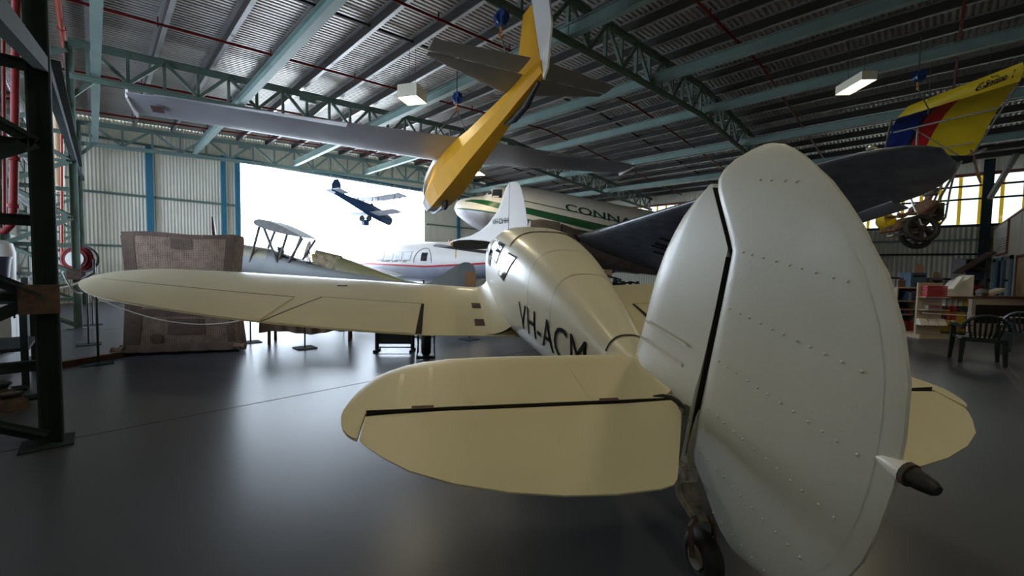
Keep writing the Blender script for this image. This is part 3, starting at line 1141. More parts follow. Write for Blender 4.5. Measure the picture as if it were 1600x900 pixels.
dst = [(1.0, 4.7, 9.2, 2.45, 1.25, .13), (3.0, 4.87, 9.2, 2.66, 1.28, .13), (7.3, 5.95, 9.15, 3.02, 1.95, .12), (10.1, 6.66, 9.1, 3.26, 2.42, .10), (12.0, 7.13, 9.05, 3.41, 2.78, .09), (12.6, 7.28, 9.0, 3.43, 2.88, .085), (13.0, 7.39, 8.88, 3.44, 2.96, .08), (13.3, 7.5, 8.72, 3.44, 3.03, .075), (13.55, 7.64, 8.5, 3.42, 3.1, .07), (13.72, 7.8, 8.3, 3.38, 3.16, .06), (13.8, 7.95, 8.1, 3.34, 3.2, .05)]
m = MB(A2)
m.loft([dring(*r) for r in dst])
wgd = m.build('wing', 'alu_wing', dc, smooth=50)
m = MB(A2)
m.loft([foil(b, le, le + .36, zl - .04, zl - .16, .12) for b, le, zl in ((9.9, 8.95, 2.50), (11.0, 8.92, 2.68), (12.2, 8.88, 2.88))])
m.build('aileron', 'grey_fabric', wgd, smooth=40)
m = MB(A2)
p0 = Vector((4.93, 3.3, 2.68))
m.tube([p0 + Vector((.10, -.16, -.16)), p0 + Vector((-.02, -.10, -.02)), p0 + Vector((-.03, .08, .0)), p0 + Vector((.12, .16, -.16))], [.05, .12, .12, .05], 10)
m.build('landing_lamp', 'black', wgd, smooth=50)
m = MB(A2)
m.ball((7.55, 13.1, 3.5), .06, 10, 6, (1.6, 1, .7))
m.build('navigation_lamp', 'tube_alu', wgd, smooth=50)
# fragments of underside lettering
m = MB(A2)
for b0, b1, a0, a1 in ((5.35, 5.5, 7.2, 8.4), (5.9, 6.05, 6.9, 7.8), (6.2, 6.35, 6.9, 7.8), (6.75, 6.9, 6.8, 7.5)):
    pts = []
    for a, b in ((a0, b0), (a1, b0), (a1, b1), (a0, b1)):
        le = 4.87 + (b - 3) * .251
        x = (a - le) / (9.18 - le)
        zl, zt = 2.66 + (b - 3) * .0837, 1.28 + (b - 3) * .156
        c = 9.18 - le
        pts.append((a, b, zl + (zt - zl) * x - yt(x) * .123 * c * 2 * .38 - .03))
    m.add(pts, [(0, 1, 2, 3)])
m.build('registration_letters', 'letter', wgd)
for sg, zz in ((1, 0), (-1, 0)):
    m = MB(A2)
    b = 2.85 * sg
    m.tube([(3.05, b, 2.78), (3.1, b, 2.76), (3.5, b, 2.72), (4.25, b, 2.60)], [.48, .62, .72, .74], 24)
    m.build('engine_cowling', 'cowl_brown', dc, smooth=40)
    m = MB(A2)
    m.tube([(4.28, b, 2.60), (4.9, b, 2.42), (5.8, b, 2.1), (8.5, b, 1.5)], [.70, .66, .6, .25], 20)
    m.build('nacelle', 'cowl_brown', dc, smooth=40)
    m = MB(A2)
    m.tube([(4.8, b - .3, 2.2), (4.7, b - .3, .55)], .06)
    m.tube([(4.8, b + .3, 2.2), (4.7, b + .3, .55)], .06)
    m.build('gear_leg', 'alu', dc)
    m = MB(A2)
    m.torus((4.7, b, .55), (0, 1, 0), .38, .17, 28, 10)
    m.build('main_wheel', 'rubber', dc, smooth=60)
m = MB(A2)
m.loft([dring(-b, le, te, zl, zt, tc) for b, le, te, zl, zt, tc in dst[:3]])
m.build('wing', 'alu_wing', dc, smooth=50)
m = MB(A2)
m.tube([(17.2, 0, 1.9), (17.5, 0, .3)], .07)
m.torus((17.5, 0, .26), (0, 1, 0), .17, .09)
m.build('tail_wheel', 'rubber', dc, smooth=50)

# ------------------------------------------------------------------ the white and red feeder airliner
O3 = Vector((9.3, 9.3, 0))
A3 = frame(O3, (.09, -.996))                      # (towards the tail, left side, up)
dv = thing('feeder_airliner', O3, 'white twin-engined feeder airliner with a thin red line, nose towards the door', 'aeroplane')
vtab = [(-9.9, .12, 1.62, 1.3, 2), (-9.6, .3, 1.8, 1.12, 2.1), (-9, .55, 2.0, .95, 2.2), (-8.2, .70, 2.28, .88, 2.2), (-7.2, .78, 2.38, .86, 2.2), (-6, .80, 2.40, .86, 2.2), (-4.5, .80, 2.40, .87, 2.2), (-3, .76, 2.36, .90, 2.2), (-1.5, .58, 2.26, 1.08, 2.1), (0, .32, 2.12, 1.38, 2), (.9, .12, 1.98, 1.62, 2)]
vb = Body(vtab, A3)
zred = lin([(-9.9, 1.48), (-8, 1.5), (-6.8, 1.54), (-3.3, 1.47), (-2, 1.53), (-.1, 1.64), (.9, 1.72)])
aa = span(-9.9, .9, 60)
m = MB(A3)
vb.shell(m, aa, lambda a: vb.ang(a, zred(a)), lambda a: PI - vb.ang(a, zred(a)), 26)
m.build('upper_fuselage', 'white_paint', dv, smooth=50)
m = MB(A3)
vb.shell(m, aa, lambda a: -PI - vb.ang(a, zred(a)), lambda a: vb.ang(a, zred(a)), 26)
m.build('lower_fuselage', 'lower_blue', dv, smooth=50)
m = MB(A3)
for sg in (1, -1):
    vb.band(m, aa, lambda a: zred(a) + .03, lambda a: zred(a) - .03, .006, sg)
m.build('red_stripe', 'red_line', dv, smooth=60)
for sg in (1, -1):
    for a0 in (-6.22, -5.62, -5.04, -4.52):
        m = MB(A3)
        vb.quad(m, [(a0 - .02, 2.0), (a0 + .40, 2.0), (a0 + .36, 1.67), (a0 - .06, 1.67)], .008, sg)
        wn = m.build('window', 'grey_box', dv, smooth=50)
        m = MB(A3)
        vb.quad(m, [(a0 - .005, 1.99), (a0 + .39, 1.99), (a0 + .355, 1.70), (a0 - .045, 1.70)], .012, sg)
        m.build('pane', 'canopy_white', wn, smooth=50)
# door outline and its window
m = MB(A3)
out = []
for k in range(41):
    t = PI * k / 40
    out.append((-3.48 - .47 * math.cos(t), 1.62 + .50 * math.sin(t)))
out = [(-3.95, .98)] + out + [(-3.01, .98)]
m.tube([vb.side(a, z, .004, 1) for a, z in out], .012, 5)
dr = m.build('door', 'steel_dark', dv)
m = MB(A3)
m.loft([[vb.side(-3.40 + q * .16, 1.68 + .10 * (q + 1) / 2 * 0 + r * .15 + .13, .01, 1) for q in (-1, -.5, 0, .5, 1)] for r in (-1, -.5, 0, .5, 1)], cap=False, closed=False)
m.build('door_window', 'glass_dark', dr, smooth=50)
m = MB(A3)
x = -6.0
for n_ in (9, 6, 1, 4):
    for k in range(n_):
        h = random.choice((.06, .07, .075))
        vb.quad(m, [(x, 1.615 + h), (x + .045, 1.615 + h), (x + .045, 1.615), (x, 1.615)], .008, 1, 1, 1)
        x += .068
    x += .10
m.build('small_lettering', 'grey_box', dv)
Tv = lambda p: A3((p[0], p[2], p[1]))
vfin = [(2.2, -3.6, .56), (2.33, -3.3, .60), (2.42, -2.7, .62), (2.55, -1.85, .62), (2.7, -1.4, .61), (2.9, -1.05, .59), (3.29, -.64, .51), (3.6, -.47, .43), (3.88, -.345, .34), (4.03, -.25, .27), (4.11, -.16, .20), (4.15, -.06, .11)]
m = MB(Tv)
rings = []
for z, le, te in vfin:
    te = min(te, -.12)
    le = min(le, te - .03)
    pr_ = lambda x, z=z: .07 * (1 - .22 * (z - 2.2)) * min(1, x / .3) ** .5 + .004
    rings.append([(le + (te - le) * x, z, pr_(x)) for x in CH] + [(le + (te - le) * x, z, -pr_(x)) for x in CH[::-1]])
m.loft(rings)
m.build('fin', 'white_paint', dv, smooth=50)
m = MB(Tv)
rings = []
for z, le, te in [(1.9, 0, .70)] + vfin:
    pr_ = lambda x, z=z: .065 * (1 - .22 * (z - 2.2)) * (1 - x) ** .8 + .004
    rings.append([(-.105 + (te + .105) * x, z, pr_(x)) for x in CH] + [(-.105 + (te + .105) * x, z, -pr_(x)) for x in CH[::-1]])
m.loft(rings)
m.build('rudder', 'white_paint', dv, smooth=50)
tp, tf = text_pts('VH-DHH')
m = MB(Tv)
m.add([(-.78 + u * .66, 2.86 + v * .17 + .02 * u, .085 + .002) for u, v in tp], tf)
m.build('registration_letters', 'letter', dv)
for sg in (1, -1):
    m = MB(A3)
    m.loft([foil(b * sg, -.55 + .08 * b, .45 - .02 * b, 1.88 + .05 * b, 1.86 + .05 * b, .10) for b in (.1, 1.2, 2.3, 2.75, 2.9)])
    m.build('tailplane', 'grey_box' if sg > 0 else 'white_paint', dv, smooth=40)
    m = MB(A3)
    m.loft([foil(b * sg, -7.0 + .06 * b + (.3 if b > 4.9 else 0), -4.5 - .18 * b - (.3 if b > 4.9 else 0), 1.15 + .08 * b, 1.05 + .08 * b, .12) for b in (.5, 2.5, 4.6, 4.8, 4.95)])
    m.build('wing', 'white_paint', dv, smooth=40)
    m = MB(A3)
    m.tube([(-8.9, 2.5 * sg, 1.45), (-8.8, 2.5 * sg, 1.45), (-7.6, 2.5 * sg, 1.5), (-6, 2.5 * sg, 1.45), (-4.6, 2.5 * sg, 1.35)], [.1, .25, .34, .32, .08], 14)
    m.build('engine_nacelle', 'white_paint', dv, smooth=40)
    m = MB(A3)
    for k in range(3):
        t = PI / 2 + 2 * PI * k / 3 + .3
        d = Vector((0, math.cos(t), math.sin(t)))
        c = Vector((-8.95, 2.5 * sg, 1.5))
        m.loft([[c + d * r + d.cross(Vector((1, 0, 0))) * (w_ * math.cos(q)) + Vector((1, 0, 0)) * (.02 * math.sin(q)) for q in [2 * PI * j / 8 for j in range(8)]] for r, w_ in ((.05, .05), (.4, .10), (.8, .09), (.97, .04))])
    m.build('propeller', 'galv', dv, smooth=40)
    m = MB(A3)
    m.tube([(-6.5, 2.3 * sg, 1.3), (-6.4, 2.3 * sg, .35)], .05)
    m.torus((-6.4, 2.3 * sg, .31), (0, 1, 0), .21, .10)
    m.build('main_wheel', 'rubber', dv, smooth=50)
m = MB(A3)
m.tube([(-9, 0, 1.0), (-9.05, 0, .3)], .05)
m.torus((-9.05, 0, .24), (0, 1, 0), .16, .08)
m.build('nose_wheel', 'rubber', dv, smooth=50)
m = MB(A3)
m.tube([(-2.9, 0, 2.3), (-2.9, 0, 2.44)], [.05, .045], 10)
m.build('beacon', 'red_line', dv, smooth=50)
m = MB(A3)
m.tube([(-4.6, 0, 2.35), (-4.75, 0, 2.75)], .018)
m.bar((-4.95, 0, 2.74), (-4.6, 0, 2.76), .03, .03)
m.build('aerial', 'white_paint', dv)
m = MB(A3)
m.loft([[(-.35 + dx, 2.05, 1.965), (-.35 + dx * .8, 2.06, 1.72)] for dx in (-.03, .03)], cap=False, closed=False)
tag(m.build('ribbon', 'packet_yellow'), 'small yellow warning ribbon hanging from the feeder airliner tailplane', 'ribbon')

# ------------------------------------------------------------------ bare-metal open biplane fuselage
O4 = Vector((2.54, 14.44, 0))
A4 = frame(O4, (.7071, -.7071))                   # (aft, towards the camera, up)
mo = thing('biplane_fuselage', O4, 'unpainted grey-green open-cockpit biplane fuselage with its tank on struts', 'aeroplane')
mtab = [(0, .10, 1.86, 1.62, 2), (.12, .22, 1.98, 1.40, 2.2), (.5, .29, 2.03, 1.16, 2.4), (1.0, .32, 1.97, 1.05, 2.6), (1.55, .35, 1.88, .98, 2.8), (2.1, .37, 1.68, .93, 3.2), (2.9, .37, 1.50, .88, 3.2), (3.5, .35, 1.39, .84, 3.0), (4.2, .31, 1.28, .80, 2.8), (5.4, .21, 1.06, .74, 2.6), (6.4, .12, .94, .72, 2.4), (7.2, .05, .88, .74, 2.2)]
mb_ = Body(mtab, A4)
m = MB(A4)
mb_.full(m, span(0, 7.2, 44), 28)
m.build('fuselage', 'primer', mo, smooth=45)
m = MB(A4)
mb_.shell(m, span(.05, 1.56, 12), lambda a: .25, lambda a: PI - .25, 16, .006)
m.build('engine_cowling', 'cowl_metal', mo, smooth=45)
for a0, a1 in ((1.85, 2.35), (2.62, 3.05)):
    m = MB(A4)
    mb_.shell(m, span(a0, a1, 8), lambda a: .9, lambda a: PI - .9, 12, .006)
    m.build('cockpit_opening', 'gap_dark', mo, smooth=45)
# rear decking: mottled box and olive turtle deck
m = MB(A4)
rows = []
for a, zt, wd in ((2.80, 1.90, .21), (3.52, 1.74, .23)):
    rows.append([(a, wd * math.cos(t) * (1.25 if math.sin(t) < .2 else 1), zt - .42 + .42 * math.sin(t)) for t in [PI * k / 10 for k in range(11)]])
m.loft(rows, cap=True, closed=True)
m.build('fairing_box', 'parchment', mo, smooth=40)
m = MB(A4)
rows = []
for a, zt, zb2, wd in ((3.45, 1.73, 1.22, .30), (4.3, 1.43, 1.10, .26), (5.45, 1.04, .92, .19), (6.4, .95, .86, .11)):
    rows.append([(a, wd * math.cos(PI * k / 10), zb2 + (zt - zb2) * math.sin(PI * k / 10)) for k in range(11)])
m.loft(rows)
m.build('turtle_deck', 'primer_olive', mo, smooth=50)
m = MB(A4)
m.tube([(2.58 + .12 * math.cos(PI * k / 12), .19 * math.cos(PI * k / 12), 1.45 + .46 * math.sin(PI * k / 12)) for k in range(13)], .016, 6)
m.build('seat_hoop', 'black', mo, smooth=40)
m = MB(A4)
m.tube([(2.80, -.14, 1.62), (2.70, 0, 1.75), (2.80, .14, 1.60)], .05, 6)
m.build('seat_harness', 'packet_yellow', mo)
m = MB(A4)
m.torus((1.78, 0, 1.86), (1, 0, .3), .15, .014, 20, 5)
m.box(1.76, 1.79, -.12, .12, 1.70, 1.96)
m.build('instrument_panel', 'tank_grey', mo)
m = MB(A4)
for a0, b0, a1, b1 in ((.95, .30, 1.25, .42), (.95, -.30, 1.25, -.42), (1.75, .34, 1.35, .42), (1.75, .30, 2.0, .40), (1.75, -.34, 2.0, -.42), (2.05, .34, 2.42, .40), (2.05, -.34, 2.42, -.40)):
    m = MB(A4)
    m.tube([(a0 + .12, b0, 1.52), (a1 + .17, b1 * .95, 2.57 - (a1 + .17 - 1.28) * .28)], .036, 8)
    m.build('cabane_strut', 'tank_grey', mo, smooth=40)
m = MB(A4)
m.loft([foil(b, 1.28, 2.62, 2.60, 2.22, .19) for b in (-.46, .46)])
m.build('fuel_tank', 'tank_grey', mo, smooth=40)
for sg in (1, -1):
    m = MB(A4)
    m.loft([foil(b * sg, 1.2, 2.35, 1.18, 1.0, .11) for b in (.3, .75)])
    m.build('wing_stub', 'primer_olive', mo, smooth=40)
m = MB(A4)
poly = [(5.85, .93), (6.1, 1.04), (6.35, 1.2), (6.6, 1.38), (6.85, 1.54), (7.05, 1.62), (7.2, 1.61), (7.31, 1.53), (7.37, 1.38), (7.39, 1.1), (7.36, .8), (7.2, .66), (6.9, .74)]
m.prism([(a, -.025, z) for a, z in poly], (0, .05, 0))
m.build('rudder', 'primer', mo)
for sg in (1, -1):
    m = MB(A4)
    m.tube([(1.0, .28 * sg, 1.1), (.85, .75 * sg, .30)], .03)
    m.tube([(1.7, .30 * sg, 1.0), (.85, .75 * sg, .30)], .025)
    m.build('gear_leg', 'primer', mo)
    m = MB(A4)
    m.torus((.85, .80 * sg, .24), (0, 1, 0), .17, .07)
    m.build('wheel', 'rubber', mo, smooth=50)
m = MB(A4)
m.tube([(7.0, 0, .72), (7.2, 0, .02)], [.02, .03])
m.build('tail_skid', 'steel_dark', mo)
m = MB(A4)
m.tube([(-.16, 0, 1.76), (0, 0, 1.76)], [.07, .10], 14)
ph = m.build('propeller_hub', 'steel_dark', mo)
for sg in (1, -1):
    m = MB(A4)
    m.loft([[(-.08 + .02 * math.sin(t), .12 * r * sg + w_ * math.cos(t), 1.76 + sg * r) for t in [2 * PI * k / 8 for k in range(8)]] for r, w_ in ((.06, .05), (.4, .085), (.75, .075), (1.02, .03))])
    m.build('propeller_blade', 'wood_dark', ph, smooth=40)

# ------------------------------------------------------------------ hanging yellow glider
GT, GN = Vector((4.80, 4.25, 4.48)), P(666, 312, 11.05)
gf = (GN - GT).normalized()
gl = Vector((-gf.y, gf.x, 0)).normalized()
gn = gf.cross(gl) * -1 if gf.cross(gl).z < 0 else gf.cross(gl)
rl = math.radians(-2.0)
gl, gn = gl * math.cos(rl) + gn * math.sin(rl), gn * math.cos(rl) - gl * math.sin(rl)
GL = lambda p: GT + gf * p[0] + gl * p[1] + gn * p[2]   # (forward from the tail, left, up)
gd = thing('glider', GT, 'yellow glider with grey wings hanging nose-down from the trusses', 'glider')
gsec = [(-.05, .05, .10, -.10), (.4, .11, .13, -.16), (1.2, .17, .17, -.24), (2.4, .27, .25, -.36), (3.4, .35, .40, -.48), (4.1, .37, .36, -.52), (4.75, .33, .16, -.52), (5.2, .25, .02, -.46), (5.45, .14, -.12, -.36)]


def ghex(s_, w_, t_, b_):
    md = (t_ * .45 + b_ * .55)
    return [(s_, -.55 * w_, t_), (s_, .55 * w_, t_), (s_, w_, md), (s_, .62 * w_, b_), (s_, -.62 * w_, b_), (s_, -w_, md)]


m = MB(GL)
m.loft([ghex(*r) for r in gsec[:7]])
m.build('fuselage', 'yellow_paint', gd)
m = MB(GL)
m.loft([ghex(*r) for r in gsec[6:]])
m.build('nose', 'cowl_brown', gd)
m = MB(GL)
m.loft([[(s_, w_ * math.cos(PI * k / 12), z_ + h_ * math.sin(PI * k / 12)) for k in range(13)] for s_, w_, z_, h_ in ((3.9, .18, .36, .12), (4.2, .28, .26, .34), (4.7, .31, .10, .40), (5.1, .24, .0, .26), (5.4, .12, -.1, .08))], cap=True)
m.build('canopy', 'canopy_white', gd, smooth=50)
m = MB(GL)
m.tube([(5.42, 0, -.30), (5.2, 0, -.50), (4.9, 0, -.57), (4.4, 0, -.57)], .035, 6)
m.build('nose_skid', 'white_sheet', gd)
m = MB(GL)
m.torus((4.35, 0, -.56), gl if False else (0, 1, 0), .10, .05, 20, 8)
m.disc((4.35, 0, -.56), (0, 1, 0), .07, .08)
m.build('wheel', 'rubber', gd, smooth=50)
m = MB(GL)
m.tube([(1.2, 0, -.25), (.9, 0, -.32), (.5, 0, -.30), (.1, 0, -.16)], [.03, .06, .06, .03], 8)
m.build('tail_skid', 'black', gd, smooth=50)
for sg in (1, -1):
    m = MB(GL)
    m.loft([foil(b * sg, 4.12 - .02 * b, 2.80 + .08 * b, .40 + .035 * b, .31 + .035 * b, .13) for b in (.12, 1.5, 3, 4.4, 5.2, 5.45)])
    gw = m.build('wing', 'wing_grey', gd, smooth=40)
    m = MB(GL)
    m.loft([foil(b * sg, 3.22, 2.92 + .06 * (b - 2), .335 + .035 * b, .27 + .035 * b, .16) for b in (2.3, 5.1)])
    m.build('aileron', 'wing_grey', gw, smooth=40)
    if sg > 0:
        m = MB(GL)
        m.box(3.45, 3.62, 5.05, 5.2, .44, .46)
        m.build('repair_patch', 'rust', gw)
    m = MB(GL)
    m.box(3.35, 3.95, min(5.45 * sg, 5.48 * sg), max(5.45 * sg, 5.48 * sg), .48, .62)
    m.build('tip_plate', 'white_paint', gw)
    m = MB(GL)
    m.loft([foil(b * sg, .98 - .30 * b, .40 - .0 * b, .16, .15, .09) for b in (.06, .8, 1.4, 1.6)])
    gs = m.build('tailplane', 'grey_fabric', gd, smooth=40)
    m = MB(GL)
    m.loft([foil(b * sg, .385, -.02 + .085 * b, .15, .13, .10) for b in (.16, .8, 1.4, 1.62)])
    m.build('elevator', 'grey_fabric', gs, smooth=40)
m = MB(GL)
m.loft([[(.72 - .5 * q, h, .1 + .95 * q) for h in (-.035, .035)] + [(-.02, h, .1 + .95 * q) for h in (.02, -.02)] for q in (0, .35, .7, .93, 1)])
m.build('fin', 'yellow_paint', gd)
m = MB(GL)
m.prism([(-.03, -.016, -.20), (-.16, -.016, -.10), (-.40, -.016, .45), (-.42, -.016, .80), (-.30, -.016, 1.35), (-.02, -.016, 1.40)], (0, .032, 0))
m.build('rudder', 'white_paint', gd)


# chain hoists
def hoist(p, top, lab, strops, size=.11):
    p = V(p)
    t = thing('chain_hoist', (p.x, p.y, top), lab, 'hoist', 'blue chain hoists under the roof')
    m = MB()
    m.bar(p + Vector((0, 0, size * 1.3)), p - Vector((0, 0, size * .9)), size * 1.3, size * .8, Vector((1, 0, 0)))
    m.disc(p + Vector((.02, -.02, .02)), (1, 1, 0), size, size * .9, 14)
    m.box(p.x - .05, p.x + .05, p.y - .12, p.y + .12, p.z + .02, p.z + .10)
    m.build('hoist_body', 'hoist_blue', t)
    m = MB()
    m.tube([p + Vector((0, 0, size)), Vector((p.x, p.y, top))], .012, 6)
    m.build('hanger', 'wire', t)
    m = MB()
    m.tube([p - Vector((0, 0, size * .8)), p - Vector((0, 0, size * 1.7)), p - Vector((.05, 0, size * 2.1)), p - Vector((0, 0, size * 2.4)), p - Vector((-.04, 0, size * 2.1))], .02, 6)
    m.build('hook', 'hook_orange', t)
    for q in strops:
        m = MB()
        m.tube([p - Vector((0, 0, size * 2.3)), q], .013, 6)
        m.build('sling', 'wire', t)


hoist((4.62, 4.95, 5.38), zbot(4.6), 'blue chain hoist above the glider tailplane, hung from the nearest truss', [GL((.7, 0, .12))])
wc = GL((3.5, 0, .46))
hp = Vector((wc.x + .05, wc.y - .05, 5.2))
hoist(hp, zbot(hp.x) + .05, 'blue chain hoist above the glider wing, hung from a teal beam', [GL((3.5, .55, .47)), GL((3.5, -.55, .47))])
hoist(P(1435, 122, 8.3), 6.2, 'small blue chain hoist in the dark roof over the microlight wing', [P(1452, 172, 9.9)], .09)

# ------------------------------------------------------------------ small blue biplane hanging in the doorway
BT, BN = P(524, 301, 12.9), P(591, 335, 14.4)
bf = (BN - BT).normalized()
bl = Vector((-bf.y, bf.x, 0)).normalized()
bn = bf.cross(bl)
if bn.z < 0:
    bn = -bn
BL = lambda p: BT + bf * (p[0] * 1.36) + bl * (p[1] * .95) + bn * (p[2] * 1.25)
bp = thing('model_biplane', BT, 'small blue biplane hanging against the bright open doorway', 'model aeroplane')
m = MB(BL)
m.loft([[(s_, w_ * math.cos(t), z_ + h_ * math.sin(t)) for t in [2 * PI * k / 10 + PI / 10 for k in range(10)]] for s_, w_, h_, z_ in ((0, .03, .05, .0), (.5, .08, .10, 0), (1.0, .13, .165, .01), (1.35, .14, .17, .0), (1.66, .13, .14, -.02), (1.74, .10, .11, -.03))])
m.build('fuselage', 'plane_blue', bp, smooth=40)
m = MB(BL)
m.prism([(-.10, -.01, 0), (-.14, -.01, .16), (-.10, -.01, .30), (-.02, -.01, .36), (.07, -.01, .28), (.12, -.01, .14), (.28, -.01, .06)], (0, .02, 0))
m.build('tail_fin', 'plane_blue', bp)
m = MB(BL)
m.box(-.10, .16, -.36, .36, .04, .06)
m.build('tailplane', 'plane_pale', bp)
wu = BL
for sg in (1, -1):
    for nm, z_, s0 in (('upper_wing', .42, 1.05), ('lower_wing', -.06, .98)):
        m = MB(BL)
        m.loft([foil(b * sg, s0 + .30, s0, z_ + .04 * b, z_ - .02 + .04 * b, .10) for b in (.02, .8, 1.10, 1.2)])
        w_ = m.build(nm, 'plane_pale', bp, smooth=40)
        if nm == 'upper_wing':
            m = MB(BL)
            for b in (.45, .62, .85):
                m.box(s0 + .05, s0 + .28, min(b * sg, (b + .05) * sg), max(b * sg, (b + .05) * sg), z_ - .01 + .03 * b, z_ + .004 + .03 * b)
            m.build('wing_letters', 'plane_blue', w_)
    for b in (.15, .95):
        m = MB(BL)
        m.tube([(1.08, b * sg, -.02), (1.12, b * sg, .42 + .03 * b)], .010, 5)
        m.tube([(1.25, b * sg, -.02), (1.28, b * sg, .42 + .03 * b)], .010, 5)
        m.build('wing_strut', 'plane_blue', bp)
    m = MB()
    c = P(571 + 5.5 * sg, 341.5, 13.9)
    m.torus(c, RT * .3 + FW, .07, .035, 16, 6)
    m.disc(c, RT * .3 + FW, .06, .04, 12)
    m.build('wheel', 'rubber', bp, smooth=50)
m = MB()
m.tube([P(566, 341.5, 13.9), P(576, 341.5, 13.9)], .015, 5)
m.tube([P(566, 341, 13.9), BL((1.2, 0, -.1))], .012, 5)
m.tube([P(576, 341, 13.9), BL((1.35, 0, -.1))], .012, 5)
m.build('landing_gear', 'steel_dark', bp)
m = MB()
c = P(571, 347.5, 13.9)
m.box(c.x - .09, c.x + .09, c.y - .09, c.y + .09, c.z - .10, c.z + .08)
m.build('hanging_box', 'plane_blue', bp)
m = MB(BL)
m.ball((1.05, 0, .16), .05, 8, 6)
m.build('pilot_head', 'black', bp)
for q in (.2, 1.2):
    m = MB()
    a = BL((q, 0, .1))
    m.tube([a, Vector((a.x, a.y, zroof(a.x) - .1))], .004, 4)
    m.build('wire', 'wire', bp)

# ------------------------------------------------------------------ hanging microlight with its dummy pilot
mc0 = P(1440, 358, 10.0)
ml = thing('microlight', mc0, 'microlight trike hanging under a yellow, red and blue fabric wing', 'microlight')
s0, s1 = P(1421, 165, 10.3), P(1598, 97, 8.5)
e0, e1 = P(1402, 185, 10.4), P(1594, 126, 8.6)
r0, r1 = P(1383, 238, 12.0), P(1521, 243, 10.7)


def bil(a, b, c, d, u, v):
    return (a * (1 - u) + b * u) * (1 - v) + (c * (1 - u) + d * u) * v


sn = ((s1 - s0).cross(r0 - s0)).normalized()
if sn.z < 0:
    sn = -sn
cols = [(0, .32, 'sail_blue'), (.32, .37, 'sail_navy'), (.37, .55, 'sail_red'), (.55, 1.0, 'sail_yellow')]
for u0, u1, mt in cols:
    m = MB()
    top, bot = [], []
    for i in range(5):
        u = u0 + (u1 - u0) * i / 4
        top.append([bil(e0, e1, r0, r1, u - (.10 * (j / 6) if 0 < u0 or i else 0) * (1 if 0 < u < 1 else 0), j / 6) + sn * (.25 * math.sin(PI * j / 6) + .01) for j in range(7)])
    for i in range(5):
        bot.append([p - sn * .02 for p in top[i]])
    m.loft([a + b[::-1] for a, b in zip(top, bot)])
    m.build('sail_panel', mt, ml, smooth=50)
m = MB()
rows = []
for i in range(13):
    u = i / 12
    a, b = s0.lerp(s1, u), e0.lerp(e1, u)
    out_ = -FW
    k = .16 * min(1, u * 6 + .1, (1 - u) * 6 + .25)
    rows.append([a.lerp(b, t) + out_ * (k * math.sin(PI * t)) for t in [j / 6 for j in range(7)]] + [b.lerp(a, t) - out_ * .02 for t in (.02, .98)])
m.loft(rows)
le_ = m.build('leading_edge', 'sail_yellow', ml, smooth=50)


def lep(u, v, off=.012):
    t = 1 - v
    k = .16 * min(1, u * 6 + .1, (1 - u) * 6 + .25)
    return s0.lerp(s1, u).lerp(e0.lerp(e1, u), t) - FW * (k * math.sin(PI * t) + off)


tp, tf = text_pts('Sprint', shear=.25, bold=True)
m = MB()
m.add([lep(.66 + u * .17, .30 + v * .34) for u, v in tp], tf)
tp, tf = text_pts('Ray')
m.add([lep(.72 + u * .055, .66 + v * .18) for u, v in tp], tf)
m.add([lep(.885, .25), lep(.90, .25), lep(.905, .72), lep(.882, .70), lep(.882, .64), lep(.89, .65)], [(0, 1, 2, 3, 4, 5)])
for r0_, r1_ in ((.0, .012), (.022, .030)):
    ring = []
    for k in range(9):
        t = PI * .5 + PI * k / 8
        ring.append([lep(.655 + (.05 - r_) * math.cos(t), .40 + (.24 - r_ * 5) * math.sin(t)) for r_ in (r0_, r1_)])
    m.loft(ring, cap=False, closed=False)
    m.loft([[lep(.655 + q * .19, .40 - .24 + r_ * 5 + q * .12) for r_ in (r0_, r1_)] for q in span(0, 1, 6)], cap=False, closed=False)
m.build('wing_lettering', 'letter', le_)


def mtube(nm, pts, r, mt='tube_alu'):
    m = MB()
    m.tube(pts, r, 7)
    return m.build(nm, mt, ml, smooth=50)


mtube('cross_tube', [P(1396, 207, 10.9), P(1562, 168, 9.4)], .022)
mtube('leading_tube', [P(1393, 186, 10.6), P(1382, 238, 12.0)], .025)
mtube('trailing_tube', [P(1592, 130, 8.7), P(1520, 241, 10.7)], .02)
mtube('wing_strut', [P(1425, 200, 10.6), P(1508, 249, 10.5)], .015)
mtube('wing_strut', [P(1462, 234, 10.9), P(1521, 222, 10.2)], .015)
mtube('king_post', [P(1434, 200, 10.6), P(1432, 228, 10.6)], .022)
mtube('frame_tube', [P(1502, 252, 10.4), P(1474, 300, 10.2), P(1449, 347, 10.1)], .028)
mtube('frame_tube', [P(1486, 258, 10.5), P(1466, 300, 10.35), P(1452, 330, 10.2)], .022)
mtube('frame_tube', [P(1494, 258, 10.4), P(1484, 300, 10.3), P(1477, 340, 10.2), P(1468, 352, 10.1), P(1450, 356, 10.1)], .022)
mtube('frame_tube', [P(1481, 318, 10.3), P(1452, 329, 10.2)], .016)
mtube('frame_tube', [P(1479, 336, 10.2), P(1448, 337, 10.2)], .016)
mtube('fork_tube', [P(1422, 308, 10.1), P(1440, 352, 9.9)], .022)
mtube('keel_tube', [P(1386, 370, 10.5), P(1450, 358, 10.1)], .035)
mtube('boom', [P(1478, 258, 10.6), P(1540, 232, 10.5)], .04)
m = MB()
c0 = P(1500, 250, 10.5)
m.bar(c0 - RT * .35, c0 + RT * .2, .22, .16)
m.build('engine', 'steel_dark', ml)
mtube('exhaust', [P(1470, 268, 10.5), P(1498, 256, 10.4)], .05, 'grey_box')
m = MB()
a, b = P(1517, 234, 10.5), P(1532, 286, 10.5)
